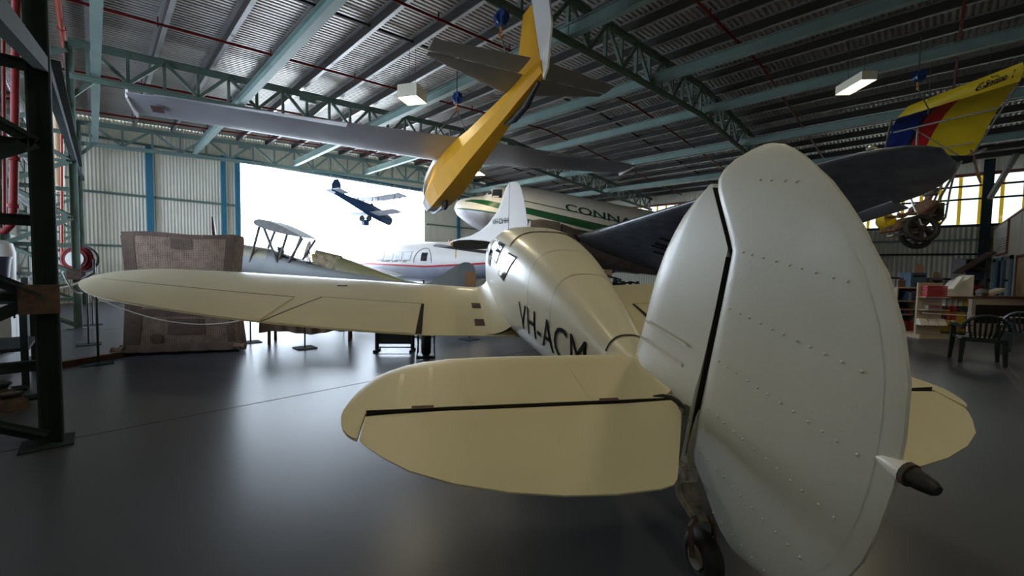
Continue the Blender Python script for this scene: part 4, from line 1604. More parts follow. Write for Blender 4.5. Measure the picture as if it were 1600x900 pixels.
m.loft([[a.lerp(b, q) + RT * (w_ * math.cos(t)) + FW * (.012 * math.sin(t)) for t in [2 * PI * k / 8 for k in range(8)]] for q, w_ in ((0, .03), (.25, .06), (.5, .03), (.75, .06), (1, .025))])
m.build('propeller', 'wood_tan', ml, smooth=40)
for c, lab in ((P(1440, 357, 9.9), 0), (P(1431, 369, 10.7), 1)):
    ax = (RT * .35 + FW - UP * .25).normalized()
    m = MB()
    m.torus(c, ax, .285, .062, 32, 10)
    wh = m.build('wheel', 'rubber', ml, smooth=50)
    m = MB()
    a = ax.cross(Zv).normalized()
    b = ax.cross(a)
    for k in range(5):
        t = 2 * PI * k / 5 + .4
        d = a * math.cos(t) + b * math.sin(t)
        m.bar(c, c + d * .26, .06, .04, ax)
    m.disc(c, ax, .06, .12, 12)
    m.torus(c, ax, .235, .018, 28, 6)
    m.build('spokes', 'black', wh)
m = MB()
m.loft([[P(1372 + dx, 345 + dy * .5, 10.6) + RT * 0 + UP * (r_ * math.cos(t)) + FW * (r_ * math.sin(t)) for t in [2 * PI * k / 10 for k in range(10)]] for dx, dy, r_ in ((0, -4, .03), (5, 0, .18), (12, 4, .24), (18, 10, .22))])
m.build('nose_fairing', 'sail_yellow', ml, smooth=50)
m = MB()
c = P(1449, 345, 10.25)
m.bar(c + FW * .0 - RT * .25, c + RT * .12, .40, .06)
m.bar(c + RT * .12, P(1458, 318, 10.25), .40, .05)
m.build('seat', 'black', ml)


# skin-modifier figure
def figure(name, label, nodes, edges, radii, mname, sub=2, parent=None):
    me = bpy.data.meshes.new(name)
    o0 = ORIG[parent.name] if parent else nodes[0]
    me.from_pydata([n - o0 for n in nodes], edges, [])
    ob = bpy.data.objects.new(name, me)
    COL.objects.link(ob)
    sk = ob.modifiers.new('skin', 'SKIN')
    sk.use_smooth_shade = True
    for i, r in enumerate(radii):
        r = r if isinstance(r, tuple) else (r, r)
        me.skin_vertices[0].data[i].radius = r
        me.skin_vertices[0].data[i].use_root = i == 0
    sb = ob.modifiers.new('sub', 'SUBSURF')
    sb.levels = sb.render_levels = sub
    bpy.context.view_layer.update()
    dg = bpy.context.evaluated_depsgraph_get()
    nm = bpy.data.meshes.new_from_object(ob.evaluated_get(dg))
    bpy.data.objects.remove(ob)
    bpy.data.meshes.remove(me)
    nm.name = name
    nm.materials.clear()
    nm.materials.append(MATS[mname])
    for p in nm.polygons:
        p.use_smooth = True
    ob = bpy.data.objects.new(name, nm)
    COL.objects.link(ob)
    if parent:
        ob.parent = parent
    else:
        ob.location = o0
    ORIG[ob.name] = o0.copy()
    return ob


hp_ = P(1446, 343, 10.2)
sh, nk, hd = P(1447, 318, 10.2), P(1450, 312, 10.2), P(1452, 305, 10.2)
N, E_, R_ = [], [], []


def nd(p, r, prev=None):
    N.append(V(p))
    R_.append(r)
    if prev is not None:
        E_.append((prev, len(N) - 1))
    return len(N) - 1


pel = nd(hp_, (.15, .13))
ch = nd(hp_.lerp(sh, .55) - RT * .02, (.15, .12), pel)
st_ = nd(sh, (.13, .10), ch)
nkx = nd(nk, .055, st_)
hd0 = nd(hd, (.085, .095), nkx)
nd(hd + UP * .10 + RT * .02, (.075, .085), hd0)
for k in (-1, 1):
    off = FW * (.19 * k)
    a0 = nd(sh + off - UP * .03, .055, st_)
    a1 = nd(P(1424, 336, 10.2) + off * 1.1, .042, a0)
    a2 = nd(P(1400, 337, 10.2) + off * .9, .032, a1)
    hnd = nd(P(1395, 337, 10.2) + off * .9, .034, a2)
    for q in range(4):
        f1 = nd(P(1391.5, 335.5 + q * 1.3, 10.2) + off * .9, .011, hnd)
        nd(P(1391, 338 + q * 1.2, 10.2) + off * .9 + RT * .03, .010, f1)
    tb = nd(P(1394, 333.5, 10.2) + off * .9, .011, hnd)
    nd(P(1391, 333.5, 10.2) + off * .9, .010, tb)
    l0 = nd(hp_ + FW * (.10 * k) - RT * .05, .10, pel)
    l1 = nd(P(1412, 347, 10.3) + FW * (.13 * k), .075, l0)
    l2 = nd(P(1387, 362, 10.4) + FW * (.12 * k), .05, l1)
    nd(P(1380, 361, 10.4) + FW * (.12 * k), .04, l2)
pil = figure('person', '', N, E_, R_, 'skin')
tag(pil, 'dummy pilot in brown clothes and dark helmet seated in the hanging microlight, arms forward', 'person')
m = MB()
c = hd + UP * .05 + RT * .025
rings = []
for j in range(8):
    t = PI * .62 * j / 7 + .02
    rings.append([c + UP * (.155 * math.cos(t)) + (RT * math.cos(q) + FW * math.sin(q)) * (.145 * math.sin(t)) for q in [2 * PI * k / 16 for k in range(16)]])
m.loft(rings, cap=False)
m.build('helmet', 'helmet', pil, smooth=60)
m = MB()
m.ball(hd - RT * .105 - UP * .01, .022, 8, 6)
m.ball(hd - RT * .09 + UP * .035 + FW * .04, .013, 6, 5)
m.ball(hd - RT * .09 + UP * .035 - FW * .04, .013, 6, 5)
m.build('face_features', 'skin', pil, smooth=60)
figure('shirt', '', [hp_ + UP * .02, hp_.lerp(sh, .55) - RT * .02, sh, sh + FW * .19 - UP * .03, sh.lerp(P(1424, 336, 10.2), .6) + FW * .2, sh - FW * .19 - UP * .03, sh.lerp(P(1424, 336, 10.2), .6) - FW * .2], [(0, 1), (1, 2), (2, 3), (3, 4), (2, 5), (5, 6)], [(.195, .18), (.20, .17), (.18, .15), .095, .08, .095, .08], 'shirt_brown', 2, pil)
for k in (-1, 1):
    figure('trouser_leg', '', [hp_ + FW * (.10 * k), P(1412, 347, 10.3) + FW * (.13 * k), P(1388, 361, 10.4) + FW * (.12 * k)], [(0, 1), (1, 2)], [.14, .115, .09], 'trousers_brown', 2, pil)
for q in ((1450, 172), (1545, 120)):
    m = MB()
    a = P(q[0], q[1] + 6, 9.9)
    m.tube([a, Vector((a.x, a.y, zroof(a.x) - .1))], .006, 4)
    m.build('hanging_wire', 'wire', ml)


# ------------------------------------------------------------------ lamps
def lamp(p, lab, rot=0.0, size=(.32, .32, .20), glow=True, power=0):
    p = V(p)
    t = thing('ceiling_light', (p.x, p.y, p.z), lab, 'ceiling light', 'box lights hung from the roof')
    c, s_ = math.cos(rot), math.sin(rot)
    Tl = lambda q: p + Vector((q[0] * c - q[1] * s_, q[0] * s_ + q[1] * c, q[2]))
    a, b, h = size
    m = MB(Tl)
    rim = [(-a, -b), (a, -b), (a, b), (-a, b)]
    m.loft([[(x, y, 0) for x, y in rim], [(x, y, h) for x, y in rim], [(x * .8, y * .8, h * 1.02) for x, y in rim]], cap=False)
    m.add([(x * .8, y * .8, h * 1.02) for x, y in rim], [(0, 1, 2, 3)])
    m.build('housing', 'lamp_box', t)
    m = MB(Tl)
    m.add([(x * .93, y * .93, .012) for x, y in rim], [(0, 1, 2, 3)])
    m.build('diffuser', 'lamp_glow', t)
    for k in (-.6, .6):
        m = MB(Tl)
        m.tube([(a * k, 0, h), (a * k, 0, zroof(p.x) - .1 - p.z)], .006, 4)
        m.build('hanging_wire', 'wire', t)
    if power:
        L = bpy.data.lights.new('lamp_light', 'AREA')
        L.shape = 'RECTANGLE'
        L.size, L.size_y = a * 1.8, b * 1.8
        L.energy = power
        L.color = (1, .86, .55)
        L.spread = PI
        lo = bpy.data.objects.new('lamp_light', L)
        COL.objects.link(lo)
        lo.location = p - Vector((0, 0, .01))
        lo.rotation_euler = (0, 0, rot)


LAMP_W = 40
lamp((5.45, 8.9, 5.42), 'cream box light glowing left of the hanging glider', .5, (.25, .25, .30), power=LAMP_W)
lamp((10.9, 1.22, 5.22), 'white box light glowing in the dark right-hand roof', .72, (.36, .14, .17), power=LAMP_W)
for q_, lab_ in (((4.9, .9, 5.45), 'added unseen box light hung over the monoplane tail'), ((.2, -1.8, 5.45), 'added unseen box light hung behind the camera on the left'), ((8.6, -3.4, 5.45), 'added unseen box light hung behind the camera on the right'), ((1.4, 3.9, 5.3), 'added unseen box light hung over the near end of the long wing')):
    lamp(q_, lab_, .5, (.25, .25, .30), power=13)  # unseen lights added to throw warm light on the tail and wing
lamp(P(742, 272, 16.5), 'far box light glowing behind the glider nose', .5, power=LAMP_W)

# ------------------------------------------------------------------ red fire pipes
for k, (y, wh) in enumerate(((-.25, 'nearest the camera on the right'), (3.4, 'just in front of the nearest truss'), (7.2, 'above the glider tail'), (11.0, 'passing behind the left box light'), (15.0, 'beyond the middle truss'), (18.7, 'by the door wall truss'))):
    m = MB()
    m.tube([(XL + .3, y, ztop(XL) - .02), (XM, y, ztop(XM) - .02), (25.7, y, ztop(25.7) - .02)], .028, 8)
    for x in span(1, 25, 12):
        m.bar((x, y, ztop(x) + .0), (x, y, ztop(x) + .1), .02, .02)
        m.tube([(x, y, ztop(x) - .03), (x, y, ztop(x) - .09)], .015, 6)
    tag(m.build('sprinkler_pipe', 'red_pipe', smooth=50), 'thin red sprinkler pipe across the roof, ' + wh, 'pipe', 'red sprinkler pipes across the roof')
m = MB()
m.tube([(-.36, YB + 1, 6.30), (-.36, 19.8, 6.30)], .05, 10)
for y in (1, 4, 7, 10, 13, 16, 19):
    m.tube([(-.36, y - .04, 6.30), (-.36, y + .04, 6.30)], .068, 10)
tag(m.build('fire_main', 'orange_pipe', smooth=50), 'thick orange-red fire main running along the left eave', 'pipe')
m = MB()
e = [P(26, -60, 6.6), P(23, 200, 6.6), P(21, 330, 6.6), P(17, 352, 6.6), P(8, 361, 6.6), P(-40, 363, 6.6)]
m.tube(e, .05, 12)
for q in (P(23, 248, 6.6), P(21, 322, 6.6)):
    m.tube([q - UP * .03, q + UP * .03], .07, 12)
tag(m.build('fire_riser', 'red_pipe', smooth=60), 'thick red riser pipe with a bottom elbow by the left wall', 'pipe')
m = MB()
m.tube([P(5, -50, 6.7), P(7, 340, 6.65), P(8, 361, 6.6)], .022, 8)
tag(m.build('fire_riser', 'red_pipe', smooth=60), 'thin red riser pipe at the far left picture edge', 'pipe')
m = MB()
m.tube([P(88, 130, 9.5), P(91, 285, 9.5), P(93, 300, 9.5)], [.10, .10, .05], 14)
m.cur = 1
m.tube([P(96, 130, 9.4), P(97, 420, 9.4)], .025, 8)
tag(m.build('wall_duct', ['duct_cream', 'orange_pipe'], smooth=60), 'cream vertical duct with an orange pipe behind the near column', 'duct')

# fire hose reel on the middle column
t = thing('hose_reel', P(121, 405, 9.3), 'round red fire hose reel on the middle column', 'hose reel')
c = P(121, 405, 9.3)
ax = (FW * -1 + RT * .25).normalized()
m = MB()
m.torus(c, ax, .26, .05, 28, 8)
m.disc(c - ax * .06, ax, .29, .02, 28)
m.disc(c + ax * .06, ax, .23, .02, 28)
m.build('drum', 'red_pipe', t, smooth=40)
m = MB()
m.disc(c + ax * .085, ax, .17, .01, 24)
m.build('label_plate', 'paper', t)
m = MB()
m.torus(c - ax * .02 + RT * .12, ax, .27, .025, 28, 6)
m.tube([c + RT * .36, c + RT * .38 - UP * .3, c + RT * .1 - UP * .45], .025, 8)
m.build('hose', 'black', t, smooth=40)

# ------------------------------------------------------------------ burlap screen
bd = Vector((1.34, -.73, 0)).normalized()
be = Vector((-bd.y, bd.x, 0))
BO = Vector((.30, 9.02, 0))
sc = thing('burlap_screen', BO, 'tall box screen wrapped in patched brown burlap beside the biplane nose', 'screen')


def sway(u, z):
    k = (z - 1.0)
    return .035 * math.sin(z * 2.3 + u * 5) + .02 * math.sin(u * 11 + z * 3)


def scr(u, z, off=0.0):
    pinch = .06 * math.sin(PI * min(1, max(0, z / 1.95))) * (1 - 2 * u)
    return BO + bd * (1.56 * u + pinch) - be * (off + sway(u, z) * .5) + Zv * (z + .02 * math.sin(u * 7) * (z / 2))


m = MB()
rings = []
for j in range(21):
    z = 1.95 * j / 20
    fr = [scr(u, z) for u in span(0, 1, 14)]
    k = 1 - .12 * max(0, (z - 1.85) / .1)
    bk = [p + be * (.55 * k) for p in fr[::-1]]
    rings.append(fr + bk)
m.loft(rings)
m.build('cover', 'burlap', sc, smooth=60)


def bpatch(nm, u0, u1, z0, z1, mt='burlap_dark', off=.006, wav=0):
    m = MB()
    m.loft([[scr(u + wav * math.sin(z * 3.0) * (1 if u > (u0 + u1) / 2 else 0), z, off) for z in span(z0, z1, 14)] for u in span(u0, u1, 5)], cap=False, closed=False)
    return m.build(nm, mt, sc, smooth=60)


bpatch('side_hem', -.01, .12, .02, 1.90, wav=.025)
bpatch('side_hem', .93, 1.01, .02, 1.90)
bpatch('top_hem', 0, 1, 1.885, 1.955)
bpatch('patch', .42, .62, 1.70, 1.88, 'burlap_dark', .005)
bpatch('patch', .38, .72, .30, .56, 'burlap_dark', .007)
bpatch('patch', .74, .97, .44, .62, 'burlap', .010)
m = MB()
c = scr(.28, .24, .012)
m.disc(c, be, .085, .008, 20)
m.build('patch', 'burlap_dark', sc)
bpatch('top_hem', .02, .98, .60, .72, 'burlap_dark', .004)
m = MB()
rows = []
for i in range(29):
    u = -.02 + 1.08 * i / 28
    a = .05 + .015 * math.sin(i * 1.1) + .008 * math.sin(i * 2.3)
    base = BO + bd * (1.56 * u)
    rows.append([base - be * .02 + Zv * .16, base - be * (.05 + a) + Zv * .11, base - be * (.09 + a * 1.2) + Zv * .05, base - be * (.05 + a) + Zv * .004, base + be * .1 + Zv * .004])
m.loft(rows, cap=False, closed=False)
m.build('gathered_skirt', 'burlap_dark', sc, smooth=60)
m = MB()
for u, sg in ((-.02, -1), (1.05, 1)):
    m = MB()
    p = BO + bd * (1.56 * u) - be * .06
    m.loft([[p + bd * (sg * q) + be * (.10 * math.cos(t) * k) + Zv * (.085 + .075 * math.sin(t) * k + .03 * math.sin(t * 3) * q) for t in [2 * PI * j / 12 for j in range(12)]] for q, k in ((-.08, .8), (-.02, .7), (.03, .5), (.08, .8), (.09, .5))])
    m.build('gathered_corner', 'burlap', sc, smooth=60)

# burlap covered table
t = thing('covered_table', (2.9, 8.3, 0), 'low table draped in brown burlap below the long wing', 'table')
ta, tb_ = Vector((2.12, 8.55, 0)), Vector((3.62, 7.80, 0))
td = (tb_ - ta).normalized()
te_ = Vector((-td.y, td.x, 0))
m = MB()
rows = []
for i in range(41):
    u = i / 40
    p = ta + td * (1.68 * u - .02)
    hz = .21 + .03 * math.sin(u * 9) + .05 * abs(u - .5)
    w_ = .03 * math.sin(u * 40)
    rows.append([p + te_ * .65 + Zv * (hz + .03), p + te_ * .62 + Zv * .72, p + Zv * .72, p - te_ * (.05 + w_) + Zv * .45, p - te_ * (.08 + w_ * 1.3) + Zv * hz])
m.loft(rows, cap=False, closed=False)
for e_ in (rows[0], rows[-1]):
    m.add(e_, [(0, 1, 2, 3, 4)])
m.build('burlap_cloth', 'burlap', t, smooth=60)
m = MB()
a = ta + td * .03
m.hexa([a + Zv * .66, a + td * 1.58 + Zv * .66, a + td * 1.58 + te_ * .6 + Zv * .66, a + te_ * .6 + Zv * .66, a + Zv * .70, a + td * 1.58 + Zv * .70, a + td * 1.58 + te_ * .6 + Zv * .70, a + te_ * .6 + Zv * .70])
m.build('table_top', 'wood_tan', t)
for u, v in ((.12, .04), (1.50, .04), (.12, .56), (1.50, .56)):
    m = MB()
    p = ta + td * u + te_ * v
    m.bar(p, p + Zv * .66, .045, .045)
    m.build('leg', 'wood_dark', t)


# cordon stands
def stand(x, y, lab, h=1.0, card=False, plate=True):
    t = thing('cordon_stand', (x, y, 0), lab, 'cordon stand', 'thin cordon stands with square base plates')
    m = MB()
    m.tube([(x, y, .01), (x, y, h)], .014, 8)
    m.build('post', 'black', t)
    m = MB()
    m.box(x - .16, x + .16, y - .16, y + .16, .001, .012)
    m.build('base', 'steel_dark', t)
    m = MB()
    m.torus((x, y, h - .04), (0, 1, 0), .03, .006, 12, 5)
    m.build('ring', 'black', t)
    return t


stand(.01, 8.44, 'thin black cordon stand in front of the burlap screen, below the wing tip')
stand(-.10, 10.48, 'thin black cordon stand between the middle column and the wing tip')
stand(-.05, 13.6, 'thin black cordon stand standing behind the middle column')
stand(2.05, 8.98, 'thin black cordon stand at the left end of the covered table')
stand(2.62, 7.80, 'thin black cordon stand in front of the covered table')
stand(4.0, 9.4, 'thin black cordon stand showing over the wing beside the biplane tail', 1.15)
stand(5.43, 6.63, 'thin black cordon stand near the monoplane cabin holding a brown card', 1.28)
stand(4.85, 7.45, 'thin black cordon stand showing over the wing below the biplane rudder', 1.2)
c = P(735, 436, 8.45)
m = MB()
m.bar(c - UP * .15, c + UP * .15, .21, .012, FW)
tag(m.build('card_sign', 'cardboard'), 'small brown card fixed on a cordon stand above the wing', 'card')
c = P(763, 432, 9.5)
m = MB()
m.bar(c - UP * .2, c + UP * .22, .12, .03, FW)
m.bar(Vector((c.x, c.y, 0)), c - UP * .2, .04, .03, FW)
m.box(c.x - .12, c.x + .12, c.y - .12, c.y + .12, 0, .02)
tag(m.build('wooden_marker', 'wood_dark'), 'dark wooden marker post beside the monoplane cabin window', 'post')


def rope(p, q, sag, lab, r=.009, mt='rope_white'):
    p, q = V(p), V(q)
    m = MB()
    m.tube([p.lerp(q, t) - Zv * (sag * 4 * t * (1 - t)) for t in span(0, 1, 20)], r, 6)
    return tag(m.build('cordon_rope', mt, smooth=60), lab, 'rope', 'cordon ropes')


rope((.01, 8.44, .96), (2.62, 7.80, .96), .46, 'sagging pale rope across the front of the burlap screen')
rope((2.62, 7.80, .95), (5.43, 6.63, .95), .12, 'pale rope running behind the wing to the card stand')
rope(P(1442, 489, 9.35), P(1625, 497, 9.35), .015, 'taut pale rope in front of the shop shelves', .011)
rope(P(66, 452, 5.9), P(126, 441, 6.6), .03, 'white cable looping from the near column towards the wing tip', .014)
rope(P(98, 425, 6.0), P(128, 458, 6.6), .10, 'white cable hanging beside the near column', .014)

# dark board on the floor below the wing
t = thing('low_board', (3.65, 6.55, 0), 'low black display board standing on the floor under the wing', 'display board')
a, b = Vector((3.44, 6.72, 0)), Vector((3.90, 6.32, 0))
m = MB()
m.bar(a + Zv * .31, b + Zv * .31, .03, .36)
m.build('panel', 'black', t)
for p in (a, b):
    m = MB()
    m.bar(p, p + Zv * .5, .05, .05)
    m.bar(p + Vector((-.1, -.1, .02)), p + Vector((.1, .1, .02)), .05, .04)
    m.build('leg', 'black', t)
m = MB()
m.bar(a + Zv * .07, b + Zv * .07, .02, .02)
m.build('rail', 'black', t)

# timber and odds along the left wall
pa, pb = Vector((-.60, 8.40, 0)), Vector((.26, 8.86, 0))
m = MB()
m.bar(pa + Zv * .04, pb + Zv * .04, .12, .08)
tag(m.build('timber_plank', 'wood_dark'), 'brown timber plank on the floor between near column and burlap screen', 'plank')
t = thing('workbench', (-.9, 8.1, 0), 'dark steel workbench by the left wall behind the near column', 'workbench')
m = MB()
m.box(-1.34, -.55, 7.4, 8.6, .98, 1.04)
m.build('bench_top', 'steel_dark', t)
for x, y in ((-1.3, 7.45), (-.6, 7.45), (-1.3, 8.55), (-.6, 8.55)):
    m = MB()
    m.box(x - .03, x + .03, y - .03, y + .03, 0, .98)
    m.build('leg', 'steel_dark', t)
m = MB()
m.box(-1.32, -.57, 7.44, 8.56, .42, .46)
m.build('shelf', 'steel_dark', t)
t = thing('bench_vise', (-.75, 8.2, 1.04), 'black bench vise on the steel workbench', 'vise')
m = MB()
m.bar((-.95, 8.2, 1.12), (-.6, 8.2, 1.12), .12, .14)
m.ball((-.78, 8.2, 1.10), .13, 12, 6, (1.4, 1, .7))
m.build('body', 'black', t, smooth=40)
m = MB()
m.box(-.66, -.60, 8.1, 8.3, 1.10, 1.26)
m.box(-.80, -.74, 8.1, 8.3, 1.10, 1.26)
m.build('jaw', 'black', t)
m = MB()
m.tube([(-.6, 8.2, 1.1), (-.45, 8.2, 1.1)], .02)
m.tube([(-.47, 8.05, 1.1), (-.47, 8.35, 1.1)], .01)
m.build('handle', 'galv', t)
t = thing('wall_cabinet', (-1.2, 10.6, 0), 'white metal cabinet against the bright left wall', 'cabinet')
m = MB()
m.box(-1.36, -.95, 10.0, 11.2, .05, 1.02)
m.build('body', 'white_sheet', t)
m = MB()
m.box(-1.38, -.92, 9.98, 11.22, 1.02, 1.06)
m.build('top', 'galv', t)
for y in (10.02, 10.62):
    m = MB()
    m.box(-.95, -.93, y, y + .56, .1, .98)
    d_ = m.build('door', 'white_sheet', t)
    m = MB()
    m.box(-.93, -.91, y + .25, y + .31, .55, .70)
    m.build('handle', 'steel_dark', d_)
m = MB()
m.loft([[(-1.13 + r_ * math.cos(q), 10.3 + r_ * math.sin(q), z) for q in [2 * PI * k / 20 for k in range(20)]] for r_, z in ((.17, 1.06), (.21, 1.50), (.225, 1.50), (.225, 1.53), (.20, 1.53), (.16, 1.10))])
tag(m.build('dark_bin', 'bin_blue', smooth=40), 'dark blue bin on the white cabinet by the left wall', 'bin')
m = MB()
m.loft([[(-1.13 + r_ * math.cos(q), 10.95 + r_ * math.sin(q), z) for q in [2 * PI * k / 20 for k in range(20)]] for r_, z in ((.19, 1.06), (.20, 1.6), (.17, 1.75), (.08, 1.8))])
tag(m.build('white_drum', 'white_sheet', smooth=40), 'white plastic drum beside the dark blue bin', 'drum')
for k, (x, y, s_, mt, lab) in enumerate(((-.75, 6.9, .14, 'black', 'small black motor casting on the floor left of the near column'), (-.95, 7.3, .10, 'dirty_white', 'small grimy white pump on the floor below the workbench'), (-.62, 6.4, .13, 'rust', 'rusty engine casting on the floor near the left picture edge'))):
    t = thing('engine_casting', (x, y, 0), lab, 'engine part', 'engine castings on the floor')
    m = MB()
    m.tube([(x, y, 0), (x, y, s_ * .6), (x, y, s_ * .9), (x, y, s_ * 1.3)], [s_, s_ * .9, s_ * .55, s_ * .6], 12)
    m.build('housing', mt, t, smooth=40)
    m = MB()
    m.torus((x, y, s_ * 1.2), (0, 0, 1), s_ * .6, s_ * .12, 16, 6)
    m.tube([(x, y, s_ * .7), (x + s_ * 1.4, y + s_ * .4, s_ * .6)], s_ * .25)
    m.build('flange', 'steel_dark', t, smooth=40)
m = MB()
m.bar((-1.3, 6.2, .18), (-.6, 9.6, .18), .07, .14)
tag(m.build('pale_beam', 'white_sheet'), 'pale painted beam lying along the left wall floor', 'beam')

# machinery glimpsed beyond the monoplane tail
for k, (px, w_, h_, D, lab) in enumerate(((948, .9, 1.05, 13.5, 'dark machine with a cream box on top, left in the gap behind the tail'), (985, .8, .85, 14.2, 'dark machine with valve wheels in the middle of the gap behind the tail'), (1018, .9, .80, 13.2, 'dark machine with a curved guard, right in the gap behind the tail'))):
    c = P(px, 440, D)
    c.z = 0
    t = thing('museum_engine', c, lab, 'machine', 'machines behind the monoplane tail')
    Te = frame(c, (RT.x, RT.y))
    m = MB(Te)
    m.box(-w_ / 2, w_ / 2, -.3, .3, .1, h_)
    m.box(-w_ / 2 - .05, w_ / 2 + .05, -.35, .35, 0, .1)
    m.build('base', 'black', t)
    m = MB(Te)
    for q in (-.3, 0, .3):
        m.tube([(q * w_, 0, h_), (q * w_, 0, h_ + .18 + .06 * (k % 2))], [.09, .05], 10)
    m.tube([(-w_ * .5, .1, h_ + .12), (0, .1, h_ + .22), (w_ * .5, .1, h_ + .10)], .03, 6)
    m.build('pipework', 'steel_dark', t, smooth=40)
    m = MB(Te)
    m.torus((w_ * .3, .36, h_ - .15), (0, 1, 0), .22, .03, 20, 6)
    m.build('flywheel', 'black', t, smooth=40)
    if k == 0:
        m = MB(Te)
        m.box(-.12, .14, -.1, .1, h_ + .14, h_ + .42)
        m.build('cream_box', 'wood_tan', t)

# ------------------------------------------------------------------ right hand side: office wall and museum shop
YO = -1.78
m = MB()
m.box(13.6, 25.6, YO - .12, YO, 0, 3.32)
o = struct(m, 'wall_office', 'plaster')
for x in (23.2, 20.8, 18.4, 16.0):
    m = MB()
    m.box(x - .008, x + .008, YO, YO + .006, 0, 3.32)
    struct(m, 'trim_8', 'wood_pale')
m = MB()
m.box(13.6, 25.6, YO - .10, YO + .03, 3.32, 3.37)
struct(m, 'trim_9', 'window_frame_red')
m = MB()
X0, X1, Z0, Z1 = 19.4, 24.6, .2, 2.12
for a in ((X0, X1, Z1 - .12, Z1), (X0, X0 + .35, Z0, Z1), (X1 - 1.0, X1, Z0, Z1), (21.4, 21.8, Z0, Z1), (X0, X1, Z0, Z0 + .1)):
    m.box(a[0], a[1], YO - .02, YO + .05, a[2], a[3])
m.cur = 1
m.box(X0, X1, YO, YO + .012, Z0, Z1)
struct(m, 'window_3', ['crate_blue', 'glass_dark'])
t = thing('poster', (22.2, YO, 2.8), 'large framed poster high on the beige office wall', 'poster')
m = MB()
m.box(20.9, 24.0, YO, YO + .03, 2.26, 3.30)
m.build('sheet', 'poster_paper', t)
m = MB()
m.box(20.84, 20.93, YO, YO + .05, 2.24, 3.32)
m.box(20.84, 24.0, YO, YO + .05, 2.22, 2.27)
m.build('frame', 'window_frame_red', t)
m = MB()
random.seed(3)
for i in range(5):
    zz = 2.38 + i * .09
    x = 21.1
    while x < 23.5:
        w_ = random.uniform(.1, .35)
        m.add([(x, YO + .032, zz), (x + w_, YO + .032, zz), (x + w_, YO + .032, zz + .03), (x, YO + .032, zz + .03)], [(0, 1, 2, 3)])
        x += w_ + random.uniform(.05, .25)
m.build('print', 'steel_dark', t)
t = thing('notice_board', (17.3, YO, 1.4), 'tan notice board leaning on the beige office wall at the right picture edge', 'notice board')
m = MB()
m.box(15.6, 18.0, YO + .02, YO + .06, .95, 2.02)
m.build('panel', 'wood_tan', t)
m = MB()
m.box(17.95, 18.1, YO + .02, YO + .09, .92, 2.06)
m.box(15.6, 18.1, YO + .02, YO + .09, 2.0, 2.06)
m.build('frame', 'wood_dark', t)

KR, KF = Vector((.7071, -.7071, 0)), Vector((.7071, .7071, 0))


def K(D):
    """floor frame facing the camera, D metres ahead: (sideways, back, up)"""
    o = KF * D
    return lambda p: o + KR * p[0] + KF * p[1] + Zv * p[2]


def lat(x, D):
    return (x - 800) / F_PX * D


def zed(x, y, D):
    return P(x, y, D).z


# tall wooden end unit
D = 9.7
T = K(D)
l0, l1 = lat(1438, D), lat(1477, D)
t = thing('shop_shelf', T((l0, 0, 0)), 'pale wooden shop display unit holding red books', 'shelf unit', 'shop shelves at the right')
m = MB(T)
m.box(l0, l1, .02, .06, .06, 1.30)
m.box(l0 - .02, l1 + .3, -.10, .5, 0, .09)
m.build('back_panel', 'wood_pale', t)
for y in (464, 484, 508):
    z = zed(1457, y, D)
    m = MB(T)
    m.box(l0 + .02, l1 + .02, -.14, .02, z - .012, z + .006)
    m.build('shelf_board', 'wood_pale', t)
for k in range(6):
    z = zed(1457, 463.5, D) + k * .043
    m = MB(T)
    m.box(l0 + .06 + .01 * (k % 2), l1 - .05, -.13, .01, z, z + .038)
    m.cur = 1
    m.box(l0 + .065 + .01 * (k % 2), l1 - .055, -.125, .012, z + .005, z + .033)
    tag(m.build('red_book', ['book_red', 'paper']), 'red book in the stack on the pale display unit, %s from the bottom' % ORD[k], 'book', 'red books on the display unit')
z = zed(1457, 483.5, D)
m = MB(T)
m.box(l0 + .12, l0 + .42, -.12, 0, z, z + .10)
m.cur = 1
m.box(l0 + .16, l0 + .40, -.122, -.118, z + .05, z + .09)
tag(m.build('book_box', ['grey_box', 'book_red']), 'grey box with red label on the middle board of the display unit', 'box')
z = zed(1457, 507.5, D)
for k in range(3):
    m = MB(T)
    m.hexa([T((0, 0, 0)) * 0 + Vector(q) for q in [(l0 - .02 + k * .21, -.13, z), (l0 + .17 + k * .21, -.13, z), (l0 + .17 + k * .21, 0, z), (l0 - .02 + k * .21, 0, z), (l0 - .02 + k * .21, -.05, z + .14), (l0 + .17 + k * .21, -.05, z + .14), (l0 + .17 + k * .21, 0, z + .14), (l0 - .02 + k * .21, 0, z + .14)]])
    tag(m.build('magazine', 'paper'), 'pale magazine on the bottom board of the display unit, %s from the left' % ORD[k], 'magazine', 'magazines on the display unit')
